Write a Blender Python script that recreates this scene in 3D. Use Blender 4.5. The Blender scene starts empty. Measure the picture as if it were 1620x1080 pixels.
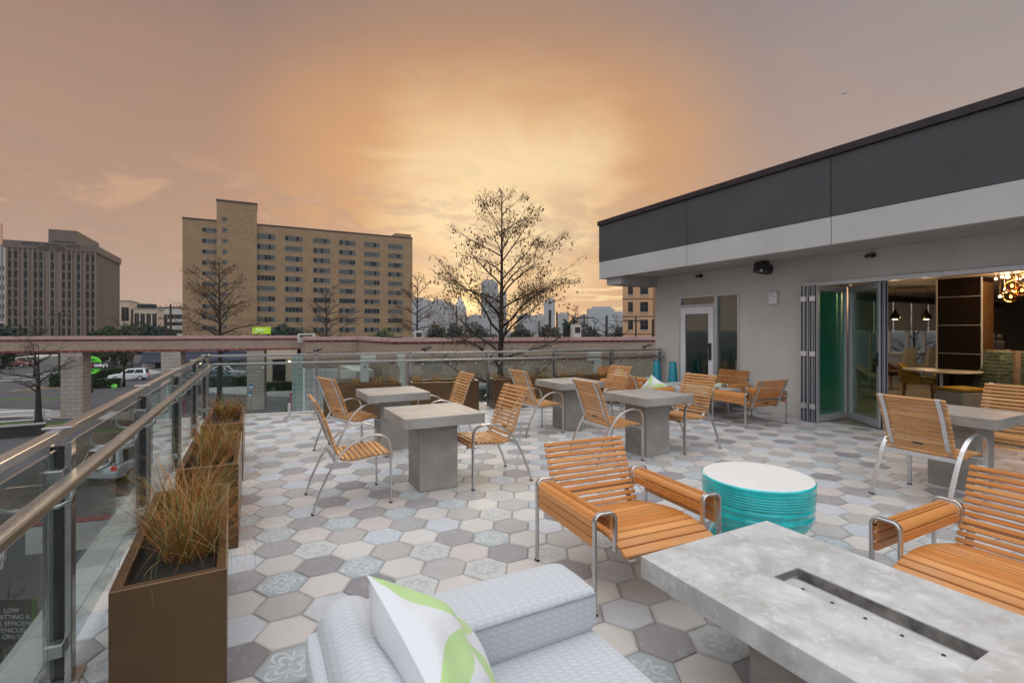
import bpy, bmesh, math, random
from mathutils import Vector, Matrix
import numpy as np

# ------------------------------------------------------------------ camera, sky, sun, exposure
scn = bpy.context.scene
C = scn.collection
R = math.radians
F, HZ, YAW, CH = 776.0, 522.5, R(27.8), 1.45          # focal length and horizon in photo pixels, heading, eye height
cY, sY = math.cos(YAW), math.sin(YAW)

cd = bpy.data.cameras.new('camera'); cam = bpy.data.objects.new('camera', cd); C.objects.link(cam)
cam.location = (0, 0, CH); cam.rotation_euler = (R(90), 0, -YAW)
cd.sensor_width = 36; cd.lens = 36 * F / 1620; cd.shift_y = -(540 - HZ) / 1620
cd.clip_start = 0.05; cd.clip_end = 9000
scn.camera = cam
scn.view_settings.view_transform = 'Standard'; scn.view_settings.look = 'None'
scn.view_settings.gamma = 1; scn.view_settings.exposure = 0

class X:
    """tiny expression builder for math nodes"""
    nt = None
    def __init__(s, v): s.v = v
    @staticmethod
    def op(o, *a):
        n = X.nt.nodes.new('ShaderNodeMath'); n.operation = o
        for i, q in enumerate(a):
            if isinstance(q, X): q = q.v
            if isinstance(q, (int, float)): n.inputs[i].default_value = q
            else: X.nt.links.new(q, n.inputs[i])
        return X(n.outputs[0])
    def __add__(s, o): return X.op('ADD', s, o)
    __radd__ = __add__
    def __sub__(s, o): return X.op('SUBTRACT', s, o)
    def __rsub__(s, o): return X.op('SUBTRACT', o, s)
    def __mul__(s, o): return X.op('MULTIPLY', s, o)
    __rmul__ = __mul__
    def __truediv__(s, o): return X.op('DIVIDE', s, o)
    def __lt__(s, o): return X.op('LESS_THAN', s, o)
    def __gt__(s, o): return X.op('GREATER_THAN', s, o)
    def __pow__(s, o): return X.op('POWER', s, o)
    def abs(s): return X.op('ABSOLUTE', s)
    def cos(s): return X.op('COSINE', s)
    def sin(s): return X.op('SINE', s)
    def fract(s): return X.op('FRACT', s)
    def floor(s): return X.op('FLOOR', s)
    def max(s, o): return X.op('MAXIMUM', s, o)
    def min(s, o): return X.op('MINIMUM', s, o)
    def sat(s): return s.max(0.0).min(1.0)
def smooth(e, a, b):
    n = X.nt.nodes.new('ShaderNodeMapRange'); n.interpolation_type = 'SMOOTHSTEP'
    X.nt.links.new(e.v, n.inputs[0])
    n.inputs[1].default_value = a; n.inputs[2].default_value = b
    return X(n.outputs[0])
def mixc(f, a, b):
    n = X.nt.nodes.new('ShaderNodeMix'); n.data_type = 'RGBA'
    for q, i in ((f, 0), (a, 6), (b, 7)):
        if isinstance(q, X): q = q.v
        if isinstance(q, (int, float)): n.inputs[i].default_value = q
        elif isinstance(q, (tuple, list)): n.inputs[i].default_value = (*q[:3], 1)
        else: X.nt.links.new(q, n.inputs[i])
    return n.outputs[2]
def ramp(e, stops):
    n = X.nt.nodes.new('ShaderNodeValToRGB'); X.nt.links.new(e.v if isinstance(e, X) else e, n.inputs[0])
    el = n.color_ramp.elements
    while len(el) < len(stops): el.new(0.5)
    for q, (p, c) in zip(el, stops):
        q.position = p; q.color = (*c, 1) if isinstance(c, (tuple, list)) else (c, c, c, 1)
    return n.outputs[0]
def noise(vec, scale, detail=4, rough=.55, dist=0):
    n = X.nt.nodes.new('ShaderNodeTexNoise')
    if vec is not None: X.nt.links.new(vec, n.inputs['Vector'])
    n.inputs['Scale'].default_value = scale; n.inputs['Detail'].default_value = detail
    n.inputs['Roughness'].default_value = rough; n.inputs['Distortion'].default_value = dist
    return X(n.outputs[0])
def mapping(vec, scale=(1, 1, 1), loc=(0, 0, 0)):
    n = X.nt.nodes.new('ShaderNodeMapping'); X.nt.links.new(vec, n.inputs[0])
    n.inputs[3].default_value = scale; n.inputs[1].default_value = loc
    return n.outputs[0]
def sepxyz(v):
    n = X.nt.nodes.new('ShaderNodeSeparateXYZ'); X.nt.links.new(v, n.inputs[0])
    return [X(o) for o in n.outputs]
def coords(which): return X.nt.nodes.new('ShaderNodeTexCoord').outputs[which]

# sky: a low sun behind thin cloud, orange in the west, brighter blue-grey overhead and in the east
SUN_AZ, SUN_EL = math.atan2(.40, .915), R(12)          # azimuth from +Y towards +X
w = bpy.data.worlds.new('World'); scn.world = w; w.use_nodes = True
X.nt = nt = w.node_tree; nt.nodes.clear()
out = nt.nodes.new('ShaderNodeOutputWorld'); bg = nt.nodes.new('ShaderNodeBackground'); bg2 = nt.nodes.new('ShaderNodeBackground')
sky = nt.nodes.new('ShaderNodeTexSky'); sky.sky_type = 'NISHITA'; sky.sun_disc = False
sky.sun_elevation = SUN_EL; sky.sun_rotation = SUN_AZ
nt.links.new(sky.outputs[0], bg2.inputs[0]); bg2.inputs[1].default_value = 0.006
D = coords('Generated'); dx, dy, dz = sepxyz(D)
glow = dx * .425 + dy * .870 + dz * .250                # cosine to the bright patch of cloud
side = dx * .885 - dy * .467                            # how far to the right of the view heading
warp = noise(mapping(D, (1.6, 1.6, 4.5)), 2.2, 7, .55, .6)
fine = noise(mapping(D, (2, 2, 6), (3, 1, 0)), 5, 8, .6, .9)
el = dz + (warp - .5) * .16
base = ramp(el.sat(), [(0, (.52, .345, .26)), (.08, (.50, .30, .20)), (.22, (.475, .25, .140)), (.36, (.40, .215, .135)), (.50, (.30, .185, .145)), (.60, (.225, .17, .16)), (.76, (1.15, 1.17, 1.22)), (1, (2.10, 2.13, 2.21))])
rightc_l = (.40, .27, .215)
g = (glow + (warp - .5) * .07 + (fine - .5) * .015) - (1.0 - smooth(dz, .04, .22)) * .008
rightc = mixc(smooth(side, -.02, .70), base, ramp(el.sat(), [(0, (.50, .37, .30)), (.3, (.40, .30, .255)), (.52, (.30, .265, .265)), (.76, (1.15, 1.17, 1.22)), (1, (2.10, 2.13, 2.21))]))
rightc = mixc((1.0 - smooth(side, -.80, -.20)) * (1.0 - smooth(dz, .3, .6)) * .45, rightc, rightc_l)
c1 = mixc(smooth(g, .86, .984) * .90 * (1.0 - smooth(dz, .34, .56) * .55), rightc, (.68, .335, .122))
c1 = mixc(smooth(g, .955, .999) * .92 * (1.0 - smooth(dz, .32, .46) * .7), c1, (.90, .65, .345))
# low cumulus with lit tops, thin streaks near the horizon, the veiled sun itself
cum = noise(mapping(D, (3.0, 3.0, 7.0), (.4, 1.3, .2)), 3.1, 8, .55, .3)
band = smooth(dz, .08, .17) * (1.0 - smooth(dz, .22, .31))
c1 = mixc(smooth(cum, .43, .56) * band * .42, c1, (.40, .235, .17))
c1 = mixc(smooth(cum, .52, .68) * band * .62, c1, (.66, .38, .21))
c1 = mixc(smooth(fine, .50, .75) * (1.0 - smooth(dz, .5, .7)) * .20, c1, (.33, .225, .19))
st = noise(mapping(D, (2.2, 2.2, 30), (.7, .2, .1)), 3.0, 4, .5)
lowb = smooth(dz, .02, .05) * (1.0 - smooth(dz, .07, .13)) * smooth(glow, .90, .965)
c1 = mixc(smooth(st, .5, .62) * lowb * .9, c1, (1.0, .72, .36))
sunv = dx * .392 + dy * .917 + dz * .066
c1 = mixc(smooth(sunv, .9986, .9998), c1, (1.9, 1.25, .50))
# behind the camera the sky is open and bluish
c1 = mixc(1.0 - smooth(glow, -.30, .25), c1, mixc(smooth(dz, .15, .75), (.70, .73, .80), (2.05, 2.09, 2.17)))
c1 = mixc(1.0 - smooth(dz, -.06, -.01), c1, (.20, .19, .19))
nt.links.new(c1, bg.inputs[0]); bg.inputs[1].default_value = 1.0
add = nt.nodes.new('ShaderNodeAddShader'); nt.links.new(bg.outputs[0], add.inputs[0]); nt.links.new(bg2.outputs[0], add.inputs[1])
nt.links.new(add.outputs[0], out.inputs[0])

sl = bpy.data.lights.new('sun', 'SUN'); sl.energy = 0.5; sl.angle = R(14); sl.color = (1, .78, .54)
so = bpy.data.objects.new('sun', sl); C.objects.link(so)
so.rotation_euler = (R(90) - SUN_EL, 0, math.pi - SUN_AZ)   # points from the sun's azimuth towards the terrace

# ------------------------------------------------------------------ helpers
GZ = -5.65                                               # street level, one storey below the terrace
def at(px, py, d):                                       # photo pixel + depth along the view heading -> world point
    r = (px - 810) / F * d
    return Vector((r * cY + d * sY, -r * sY + d * cY, CH - (py - HZ) * d / F))
def gnd(px, d): 
    p = at(px, HZ, d); return Vector((p.x, p.y, GZ))
def tag(o, label=None, cat=None, group=None, kind=None):
    if label: o['label'] = label
    if cat: o['category'] = cat
    if group: o['group'] = group
    if kind: o['kind'] = kind
    return o
def thing(name, label, cat, loc=(0, 0, 0), rz=0, group=None):
    o = bpy.data.objects.new(name, None); o.empty_display_size = .2; C.objects.link(o)
    o.location = loc; o.rotation_euler = (0, 0, rz)
    return tag(o, label, cat, group)
KIDS = {}
def copy_tree(o, parent=None):
    c = o.copy(); C.objects.link(c)
    if parent: c.parent = parent; KIDS.setdefault(parent.name, []).append(c)
    for ch in KIDS.get(o.name, []): copy_tree(ch, c)
    return c

class MB:
    def __init__(s): s.v = []; s.f = []; s.m = []; s.uv = None
    def add(s, vs, fs, mi=0):
        b = len(s.v); s.v += [tuple(q) for q in vs]; s.f += [tuple(b + i for i in f) for f in fs]; s.m += [mi] * len(fs); return s
    def box(s, c, d, mi=0, M=None):
        x, y, z = d[0] / 2, d[1] / 2, d[2] / 2
        P = [Vector((i * x, j * y, k * z)) for i in (-1, 1) for j in (-1, 1) for k in (-1, 1)]
        if M is not None: P = [M @ p for p in P]
        c = Vector(c)
        return s.add([p + c for p in P], [(0, 1, 3, 2), (4, 6, 7, 5), (0, 4, 5, 1), (2, 3, 7, 6), (0, 2, 6, 4), (1, 5, 7, 3)], mi)
    def lohi(s, a, b, mi=0):
        return s.box([(p + q) / 2 for p, q in zip(a, b)], [abs(q - p) for p, q in zip(a, b)], mi)
    def prism(s, poly, z0, z1, mi=0, M=None):
        n = len(poly); P = [Vector((x, y, z0)) for x, y in poly] + [Vector((x, y, z1)) for x, y in poly]
        if M is not None: P = [M @ p for p in P]
        return s.add(P, [tuple(range(n))[::-1], tuple(range(n, 2 * n))] + [(i, (i + 1) % n, n + (i + 1) % n, n + i) for i in range(n)], mi)
    def tube(s, pts, rad, n=6, mi=0, cap=True):
        pts = [Vector(p) for p in pts]; b = len(s.v)
        if not isinstance(rad, (list, tuple)): rad = [rad] * len(pts)
        up = None
        for i, p in enumerate(pts):
            t = (pts[min(i + 1, len(pts) - 1)] - pts[max(i - 1, 0)])
            t = t.normalized() if t.length > 1e-9 else Vector((0, 0, 1))
            if up is None: up = t.orthogonal().normalized()
            up = (up - t * up.dot(t)); up = up.normalized() if up.length > 1e-6 else t.orthogonal().normalized()
            q = t.cross(up)
            for k in range(n):
                a = 2 * math.pi * k / n
                s.v.append(tuple(p + (up * math.cos(a) + q * math.sin(a)) * rad[i]))
        fs = [(b + i * n + k, b + i * n + (k + 1) % n, b + (i + 1) * n + (k + 1) % n, b + (i + 1) * n + k) for i in range(len(pts) - 1) for k in range(n)]
        if cap: fs += [tuple(b + k for k in range(n))[::-1], tuple(b + (len(pts) - 1) * n + k for k in range(n))]
        s.f += fs; s.m += [mi] * len(fs); return s
    def bar(s, pts, w, t, axis=(1, 0, 0), mi=0):
        """flat bar swept along pts lying in a plane whose normal is axis; w along axis, t across"""
        pts = [Vector(p) for p in pts]; ax = Vector(axis).normalized(); b = len(s.v)
        for i, p in enumerate(pts):
            a_ = (p - pts[i - 1]).normalized() if i else None
            b_ = (pts[i + 1] - p).normalized() if i < len(pts) - 1 else None
            tg = ((a_ or b_) + (b_ or a_)).normalized()
            nn = ax.cross(tg).normalized()
            k = 1.0
            if a_ and b_: k = 1 / max(.5, math.sqrt(max(0.0, (1 + a_.dot(b_)) / 2)))
            for u, v in ((-1, -1), (1, -1), (1, 1), (-1, 1)): s.v.append(tuple(p + ax * (u * w / 2) + nn * (v * t / 2 * k)))
        fs = [(b + i * 4 + k, b + i * 4 + (k + 1) % 4, b + i * 4 + 4 + (k + 1) % 4, b + i * 4 + 4 + k) for i in range(len(pts) - 1) for k in range(4)]
        e = b + (len(pts) - 1) * 4
        fs += [(b + 3, b + 2, b + 1, b), (e, e + 1, e + 2, e + 3)]
        s.f += fs; s.m += [mi] * len(fs); return s
    def lathe(s, prof, n=32, c=(0, 0, 0), mi=0):
        b = len(s.v)
        for r, z in prof:
            for k in range(n):
                a = 2 * math.pi * k / n; s.v.append((c[0] + r * math.cos(a), c[1] + r * math.sin(a), c[2] + z))
        fs = [(b + i * n + k, b + i * n + (k + 1) % n, b + (i + 1) * n + (k + 1) % n, b + (i + 1) * n + k) for i in range(len(prof) - 1) for k in range(n)]
        fs += [tuple(b + k for k in range(n))[::-1], tuple(b + (len(prof) - 1) * n + k for k in range(n))]
        s.f += fs; s.m += [mi] * len(fs); return s
    def build(s, name, mats, parent=None, smooth=False, bevel=0, seg=2, loc=None):
        me = bpy.data.meshes.new(name); me.from_pydata(s.v, [], s.f)
        if not isinstance(mats, (list, tuple)): mats = [mats]
        for q in mats: me.materials.append(q)
        me.polygons.foreach_set('material_index', s.m)
        if smooth: me.polygons.foreach_set('use_smooth', [True] * len(s.f))
        # box-projected UVs in metres
        uvl = me.uv_layers.new(name='UVMap')
        nl = len(me.loops); vi = np.empty(nl, 'i'); me.loops.foreach_get('vertex_index', vi)
        co = np.array(s.v, 'f').reshape(-1, 3)[vi]
        if s.uv is not None: uv = np.array(s.uv, 'f')
        else:
            nn = np.empty(len(me.polygons) * 3, 'f'); me.polygons.foreach_get('normal', nn); nn = np.abs(nn.reshape(-1, 3))
            lt = np.empty(len(me.polygons), 'i'); me.polygons.foreach_get('loop_total', lt)
            ax = np.repeat(np.argmax(nn + np.array([0, 0, 1e-4]), 1), lt)
            uv = np.where((ax == 0)[:, None], co[:, (1, 2)], np.where((ax == 1)[:, None], co[:, (0, 2)], co[:, (0, 1)]))
        uvl.data.foreach_set('uv', uv.astype('f').ravel())
        me.update()
        o = bpy.data.objects.new(name, me); C.objects.link(o)
        if loc is not None: o.location = loc
        if parent: o.parent = parent; KIDS.setdefault(parent.name, []).append(o)
        if bevel:
            b = o.modifiers.new('bevel', 'BEVEL'); b.width = bevel; b.segments = seg; b.limit_method = 'ANGLE'; b.angle_limit = R(35)
        return o
def rounded_box(mb, c, d, r, n=10, crown=0.0, M=None, mi=0):
    """cushion: box with round edges and a slightly domed top"""
    hx, hy, hz = d[0] / 2, d[1] / 2, d[2] / 2; r = min(r, hx, hy, hz)
    c = Vector(c)
    for ax in range(3):
        for sg in (-1, 1):
            vs = []
            for i in range(n + 1):
                for j in range(n + 1):
                    u, v = -1 + 2 * i / n, -1 + 2 * j / n
                    u = math.copysign(abs(u) ** .7, u); v = math.copysign(abs(v) ** .7, v)
                    q = [0, 0, 0]; q[ax] = sg; q[(ax + 1) % 3] = u; q[(ax + 2) % 3] = v
                    p = Vector((q[0] * hx, q[1] * hy, q[2] * hz))
                    k = Vector((max(-hx + r, min(hx - r, p.x)), max(-hy + r, min(hy - r, p.y)), max(-hz + r, min(hz - r, p.z))))
                    dd = p - k
                    if dd.length > 1e-9: p = k + dd.normalized() * r
                    if crown:
                        fx, fy, fz = p.x / hx, p.y / hy, p.z / hz
                        p.z += math.copysign(crown, p.z) * max(0, 1 - fx * fx) ** .6 * max(0, 1 - fy * fy) ** .6 * abs(fz)
                        p.y += math.copysign(crown * .5, p.y) * max(0, 1 - fx * fx) * max(0, 1 - fz * fz) * abs(fy)
                        p.x += math.copysign(crown * .5, p.x) * max(0, 1 - fy * fy) * max(0, 1 - fz * fz) * abs(fx)
                    if M is not None: p = M @ p
                    vs.append(p + c)
            fs = []
            for i in range(n):
                for j in range(n):
                    a = i * (n + 1) + j; f = (a, a + n + 1, a + n + 2, a + 1)
                    fs.append(f if sg > 0 else f[::-1])
            mb.add(vs, fs, mi)
    return mb
def text_mesh(body, size, mat, parent, name='lettering', M=None, ext=.01, align='CENTER'):
    cu = bpy.data.curves.new(name, 'FONT'); cu.body = body; cu.size = size; cu.align_x = align; cu.align_y = 'CENTER'; cu.extrude = ext
    t = bpy.data.objects.new(name, cu); C.objects.link(t)
    bpy.context.view_layer.update()
    me = bpy.data.meshes.new_from_object(t.evaluated_get(bpy.context.evaluated_depsgraph_get()))
    bpy.data.objects.remove(t); bpy.data.curves.remove(cu)
    if M is not None: me.transform(M)
    me.materials.clear(); me.materials.append(mat)
    o = bpy.data.objects.new(name, me); C.objects.link(o)
    if parent: o.parent = parent; KIDS.setdefault(parent.name, []).append(o)
    return o

# ------------------------------------------------------------------ materials
def newmat(name):
    m = bpy.data.materials.new(name); m.use_nodes = True; X.nt = m.node_tree
    b = m.node_tree.nodes['Principled BSDF']; return m, b
def setp(b, **k):
    names = dict(col='Base Color', rough='Roughness', metal='Metallic', spec='Specular IOR Level', coat='Coat Weight', em='Emission Color', es='Emission Strength', sheen='Sheen Weight')
    for q, v in k.items():
        i = b.inputs[names[q]]
        if isinstance(v, X): v = v.v
        if isinstance(v, tuple): i.default_value = (*v[:3], 1)
        elif isinstance(v, (int, float)): i.default_value = v
        else: X.nt.links.new(v, i)
def bump(b, h, strength=.3, dist=.01):
    n = X.nt.nodes.new('ShaderNodeBump'); n.inputs['Strength'].default_value = strength; n.inputs['Distance'].default_value = dist
    X.nt.links.new(h.v if isinstance(h, X) else h, n.inputs['Height']); X.nt.links.new(n.outputs[0], b.inputs['Normal'])
def island(): return X(X.nt.nodes.new('ShaderNodeNewGeometry').outputs['Random Per Island'])
def plain(name, col, rough=.5, metal=0, var=.18, scale=6, bmp=0, spec=.5, em=None, es=0, coat=0, streak=0):
    m, b = newmat(name); P = coords('Object')
    n = noise(P, scale, 6, .6); dark = tuple(c * (1 - var) for c in col); light = tuple(min(1, c * (1 + var)) for c in col)
    setp(b, col=mixc(smooth(n, .3, .7), dark, light), rough=(noise(P, scale * 2.3, 3) - .5) * .2 + rough, metal=metal, spec=spec, coat=coat)
    if streak:
        sk = noise(mapping(P, (5, 5, .35)), 1.3, 5, .6); c2 = mixc(smooth(n, .3, .7), dark, light); setp(b, col=mixc(smooth(sk, .46, .74) * streak, c2, tuple(q * .62 for q in col)))
    if bmp: bump(b, noise(P, scale * 14, 4), bmp, .004)
    if em: setp(b, em=em, es=es)
    return m
def wood_mat(name, a, b_, rough=.42):
    m, b = newmat(name); P = coords('Object'); r = island()
    sh = X.nt.nodes.new('ShaderNodeCombineXYZ'); X.nt.links.new((r * 7).v, sh.inputs[2]); X.nt.links.new((r * 3).v, sh.inputs[1])
    av = X.nt.nodes.new('ShaderNodeVectorMath'); X.nt.links.new(mapping(P, (3, 55, 55)), av.inputs[0]); X.nt.links.new(sh.outputs[0], av.inputs[1])
    g = noise(av.outputs[0], 1.6, 6, .6, .4)
    c = mixc(smooth(g, .3, .72), tuple(q * .66 for q in a), tuple(min(1, q * 1.12) for q in a))
    c = mixc(r * .75, c, mixc(smooth(g, .3, .75), tuple(q * .85 for q in b_), b_))
    w1 = noise(P, 3.5, 4); c = mixc((r * 5.3).fract() * .46, c, tuple(q * .62 for q in a)); c = mixc(smooth(w1, .50, .72) * .28, c, (.40, .29, .20))
    setp(b, col=c, rough=smooth(w1, .3, .7) * .2 + (rough - .08), spec=.4); bump(b, g, .12, .002)
    return m
M = {}
M['teak'] = wood_mat('teak slats', (.56, .205, .045), (.72, .345, .115))
M['teak_pale'] = wood_mat('weathered teak slats', (.52, .235, .075), (.68, .375, .15))
M['steel'] = plain('brushed steel', (.62, .61, .60), .34, 1, .06, 30)
m, b = newmat('polished steel'); setp(b, col=mixc(noise(coords('Object'), 3, 4), (.33, .325, .315), (.42, .415, .405)), metal=.82, rough=.20); M['chrome'] = m  # base darker than real steel, standing in for reflections of dark surroundings
M['whitesteel'] = plain('satin steel', (.74, .74, .75), .42, .85, .04, 20)
M['black'] = plain('black plastic', (.018, .018, .02), .5, 0, .2, 12)
M['rubber'] = plain('rubber', (.02, .02, .02), .8)
M['planter'] = plain('bronze powder coat', (.105, .058, .025), .30, .40, .12, 2.5, .05)
M['soil'] = plain('potting soil', (.022, .016, .012), .95, 0, .5, 60, .9)
M['concrete_side'] = None
def concrete(name, lo, hi, stain, scale=3.0, rough=.55):
    m, b = newmat(name); P = coords('Object')
    n = noise(P, scale, 8, .62, .4); n2 = noise(P, scale * 4.3, 8, .7, .8); n3 = noise(mapping(P, (1, 1, .35)), scale * .8, 5, .5)
    c = mixc(smooth(n, .32, .68), lo, hi); c = mixc(smooth(n2, .5, .66) * .35, c, stain); c = mixc(smooth(n3, .52, .72) * .30, c, tuple(q * .72 for q in lo))
    sp = noise(P, 90, 2, .5); c = mixc(smooth(sp, .70, .76) * .5, c, tuple(q * .5 for q in lo))
    setp(b, col=c, rough=smooth(n2, .3, .8) * .2 + (rough - .1), spec=.35); bump(b, n2 * .6 + sp * .2, .12, .003)
    return m
M['table'] = concrete('cast concrete', (.245, .222, .198), (.335, .308, .28), (.39, .37, .345))
M['firetable'] = concrete('polished concrete', (.36, .35, .33), (.53, .53, .52), (.70, .70, .70), 4.6, .45)
M['stucco'] = plain('grey stucco', (.50, .475, .445), .85, 0, .05, 1.2, .25, streak=.09)
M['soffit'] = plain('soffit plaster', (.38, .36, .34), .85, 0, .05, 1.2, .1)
M['fascia_dark'] = plain('charcoal fascia stucco', (.058, .058, .064), .8, 0, .10, 1.0, .2, streak=.09)
M['fascia_light'] = plain('pale fascia stucco', (.44, .43, .42), .8, 0, .05, 1.0, .2, streak=.09)
M['cap'] = plain('dark metal coping', (.035, .03, .034), .45, .5)
M['alu'] = plain('silver aluminium frame', (.50, .51, .53), .38, .6, .05, 8)
M['alu_dark'] = plain('dark gasket', (.016, .018, .035), .5)
M['white_paint'] = plain('white paint', (.66, .66, .68), .45, 0, .04, 3)
M['turq'] = plain('turquoise glaze', (.010, .47, .485), .17, 0, .16, 9, .06, .6, coat=.6)
M['turq_matte'] = plain('turquoise lantern paint', (.004, .20, .26), .4, 0, .08, 5)
M['cream_top'] = plain('cream glaze', (.64, .62, .59), .55, 0, .03, 3)
M['asphalt'] = plain('asphalt', (.048, .048, .053), .85, 0, .22, .35, .4)
M['sidewalk'] = plain('pavement concrete', (.24, .235, .23), .85, 0, .12, .6, .2)
M['coping'] = plain('pale coping stone', (.44, .42, .40), .7, 0, .08, 2)
M['lawn'] = plain('mown grass', (.045, .085, .018), .95, 0, .35, 2.5, .8)
M['drygrass'] = plain('winter turf', (.11, .085, .045), .95, 0, .35, 1.5, .8)
M['redcurb'] = plain('red kerb paint', (.20, .02, .03), .7)
M['bark'] = plain('bark', (.026, .020, .017), .95, 0, .35, 5, .6)
M['twig'] = plain('twig', (.040, .026, .018), .95, 0, .3, 5)
m = bpy.data.materials.new('translucent roller shade'); m.use_nodes = True; nt_ = m.node_tree; nt_.nodes.clear()
o_ = nt_.nodes.new('ShaderNodeOutputMaterial'); d_ = nt_.nodes.new('ShaderNodeBsdfDiffuse'); t_ = nt_.nodes.new('ShaderNodeBsdfTranslucent'); x_ = nt_.nodes.new('ShaderNodeMixShader')
d_.inputs[0].default_value = (.36, .33, .32, 1); t_.inputs[0].default_value = (.62, .58, .56, 1); x_.inputs[0].default_value = .6
nt_.links.new(d_.outputs[0], x_.inputs[1]); nt_.links.new(t_.outputs[0], x_.inputs[2]); nt_.links.new(x_.outputs[0], o_.inputs[0]); M['shadesky'] = m
def leafmat(name, a, b_, trans=0):
    m, b = newmat(name); r = island(); setp(b, col=mixc(r, a, b_), rough=.7, spec=.2); return m
M['deadleaf'] = leafmat('hanging dead leaves', (.075, .038, .016), (.22, .115, .045))
M['bushleaf'] = leafmat('bush leaves', (.018, .036, .014), (.045, .075, .025))
M['darkleaf'] = leafmat('dark evergreen leaves', (.010, .024, .018), (.026, .045, .028))
M['hedge'] = leafmat('hedge leaves', (.014, .030, .012), (.034, .060, .020))
M['farleaf'] = leafmat('far tree leaves', (.020, .028, .024), (.045, .050, .040))
m, b = newmat('grass blades'); r = island(); P = coords('Object'); z = sepxyz(P)[2]
c = ramp(r, [(0, (.30, .095, .020)), (.3, (.36, .145, .035)), (.55, (.24, .105, .025)), (.68, (.17, .165, .04)), (.84, (.085, .13, .035)), (1, (.46, .30, .14))])
setp(b, col=c, rough=.65, spec=.25); M['grass'] = m
def glass(name, tint, refl=1.0, f0=.05):
    m = bpy.data.materials.new(name); m.use_nodes = True; X.nt = nt = m.node_tree; nt.nodes.clear()
    o = nt.nodes.new('ShaderNodeOutputMaterial'); mx = nt.nodes.new('ShaderNodeMixShader'); t = nt.nodes.new('ShaderNodeBsdfTransparent'); gl = nt.nodes.new('ShaderNodeBsdfGlossy')
    t.inputs[0].default_value = (*tint, 1); gl.inputs['Roughness'].default_value = .015; gl.inputs[0].default_value = (.95, .97, .97, 1)
    lw = nt.nodes.new('ShaderNodeLayerWeight'); lw.inputs[0].default_value = .5
    fac = (X(lw.outputs['Facing']) ** 4.0) * (1 - f0) * refl + f0
    nt.links.new(fac.sat().v, mx.inputs[0]); nt.links.new(t.outputs[0], mx.inputs[1]); nt.links.new(gl.outputs[0], mx.inputs[2]); nt.links.new(mx.outputs[0], o.inputs[0])
    return m
M['railglass'] = glass('clear railing glass', (.80, .86, .85), .8, .05)
M['doorglass'] = glass('door glass', (.50, .60, .55), .8, .13)
M['foldglass'] = glass('folding door glass', (.80, .97, .90), .6, .07)
nt = M['foldglass'].node_tree; o_ = [n for n in nt.nodes if n.type == 'OUTPUT_MATERIAL'][0]; src = o_.inputs[0].links[0].from_socket
df = nt.nodes.new('ShaderNodeBsdfTranslucent'); df.inputs[0].default_value = (.12, .62, .42, 1); d2 = nt.nodes.new('ShaderNodeBsdfDiffuse'); d2.inputs[0].default_value = (.08, .50, .34, 1); ad = nt.nodes.new('ShaderNodeMixShader'); ad.inputs[0].default_value = .5
nt.links.new(df.outputs[0], ad.inputs[1]); nt.links.new(d2.outputs[0], ad.inputs[2]); mx = nt.nodes.new('ShaderNodeMixShader'); mx.inputs[0].default_value = .10
nt.links.new(src, mx.inputs[1]); nt.links.new(ad.outputs[0], mx.inputs[2]); nt.links.new(mx.outputs[0], o_.inputs[0])
M['foldglass2'] = glass('folding leaf glass', (.80, .86, .82), .6, .07)
M['amber'] = glass('amber glass globe', (.78, .50, .24), .9, .10)
M['window'] = plain('dark window glass', (.012, .014, .015), .22, 0, .3, 1, 0, .22)
M['window_blind'] = plain('window with curtain', (.075, .078, .072), .5, 0, .5, 2, 0, .25)
M['window_lit'] = plain('window seen lit', (.3, .2, .1), .4, 0, .1, 2, em=(1, .6, .25), es=.25)

def brick(name, a, b_, mortar, bw=.4, bh=.1, ms=.012, rough=.85, stack=False):
    m, b = newmat(name); uv = coords('UV')
    t = X.nt.nodes.new('ShaderNodeTexBrick'); X.nt.links.new(uv, t.inputs['Vector'])
    t.inputs['Color1'].default_value = (*a, 1); t.inputs['Color2'].default_value = (*b_, 1); t.inputs['Mortar'].default_value = (*mortar, 1)
    t.inputs['Scale'].default_value = 1; t.inputs['Brick Width'].default_value = bw; t.inputs['Row Height'].default_value = bh; t.inputs['Mortar Size'].default_value = ms; t.inputs['Mortar Smooth'].default_value = .3
    if stack: t.offset = 0
    P = coords('Object'); n = noise(P, .35, 6, .65); n2 = noise(mapping(P, (1, 1, .15)), .9, 4)
    c = mixc(smooth(n, .35, .7) * .30, t.outputs[0], tuple(q * .72 for q in a)); c = mixc(smooth(n2, .5, .75) * .22, c, tuple(q * .6 for q in b_))
    setp(b, col=c, rough=rough, spec=.2); bump(b, X(t.outputs[1]) * -1.0, .25, .01)
    return m
M['hotel'] = brick('buff brick', (.26, .168, .094), (.32, .215, .128), (.21, .148, .092), 1.1, .34, .03)
M['hotel_cap'] = plain('dark roof coping', (.05, .035, .03), .7)
M['arcade'] = brick('blond brick', (.29, .215, .165), (.345, .265, .205), (.22, .165, .13), .42, .11, .014)
M['arcade_block'] = brick('blond brick pier', (.31, .265, .23), (.36, .31, .27), (.18, .155, .135), .66, .34, .022)
M['redbrick'] = brick('red brick course', (.15, .035, .032), (.20, .05, .045), (.30, .20, .18), .6, .5, .04)
M['capstone'] = plain('pink cast coping', (.36, .235, .215), .8, 0, .1, .6)
M['tilewall'] = brick('square pale tile', (.34, .34, .32), (.38, .37, .35), (.20, .20, .19), .4, .4, .02, .6, True)
M['glassblock'] = brick('glass block', (.20, .26, .23), (.26, .32, .28), (.34, .38, .35), .28, .28, .03, .25, True)
M['precast'] = plain('brown precast concrete', (.185, .138, .112), .85, 0, .08, .08, streak=.25)
M['precast_dk'] = plain('dark precast concrete', (.115, .085, .072), .85, 0, .08, .08)
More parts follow.
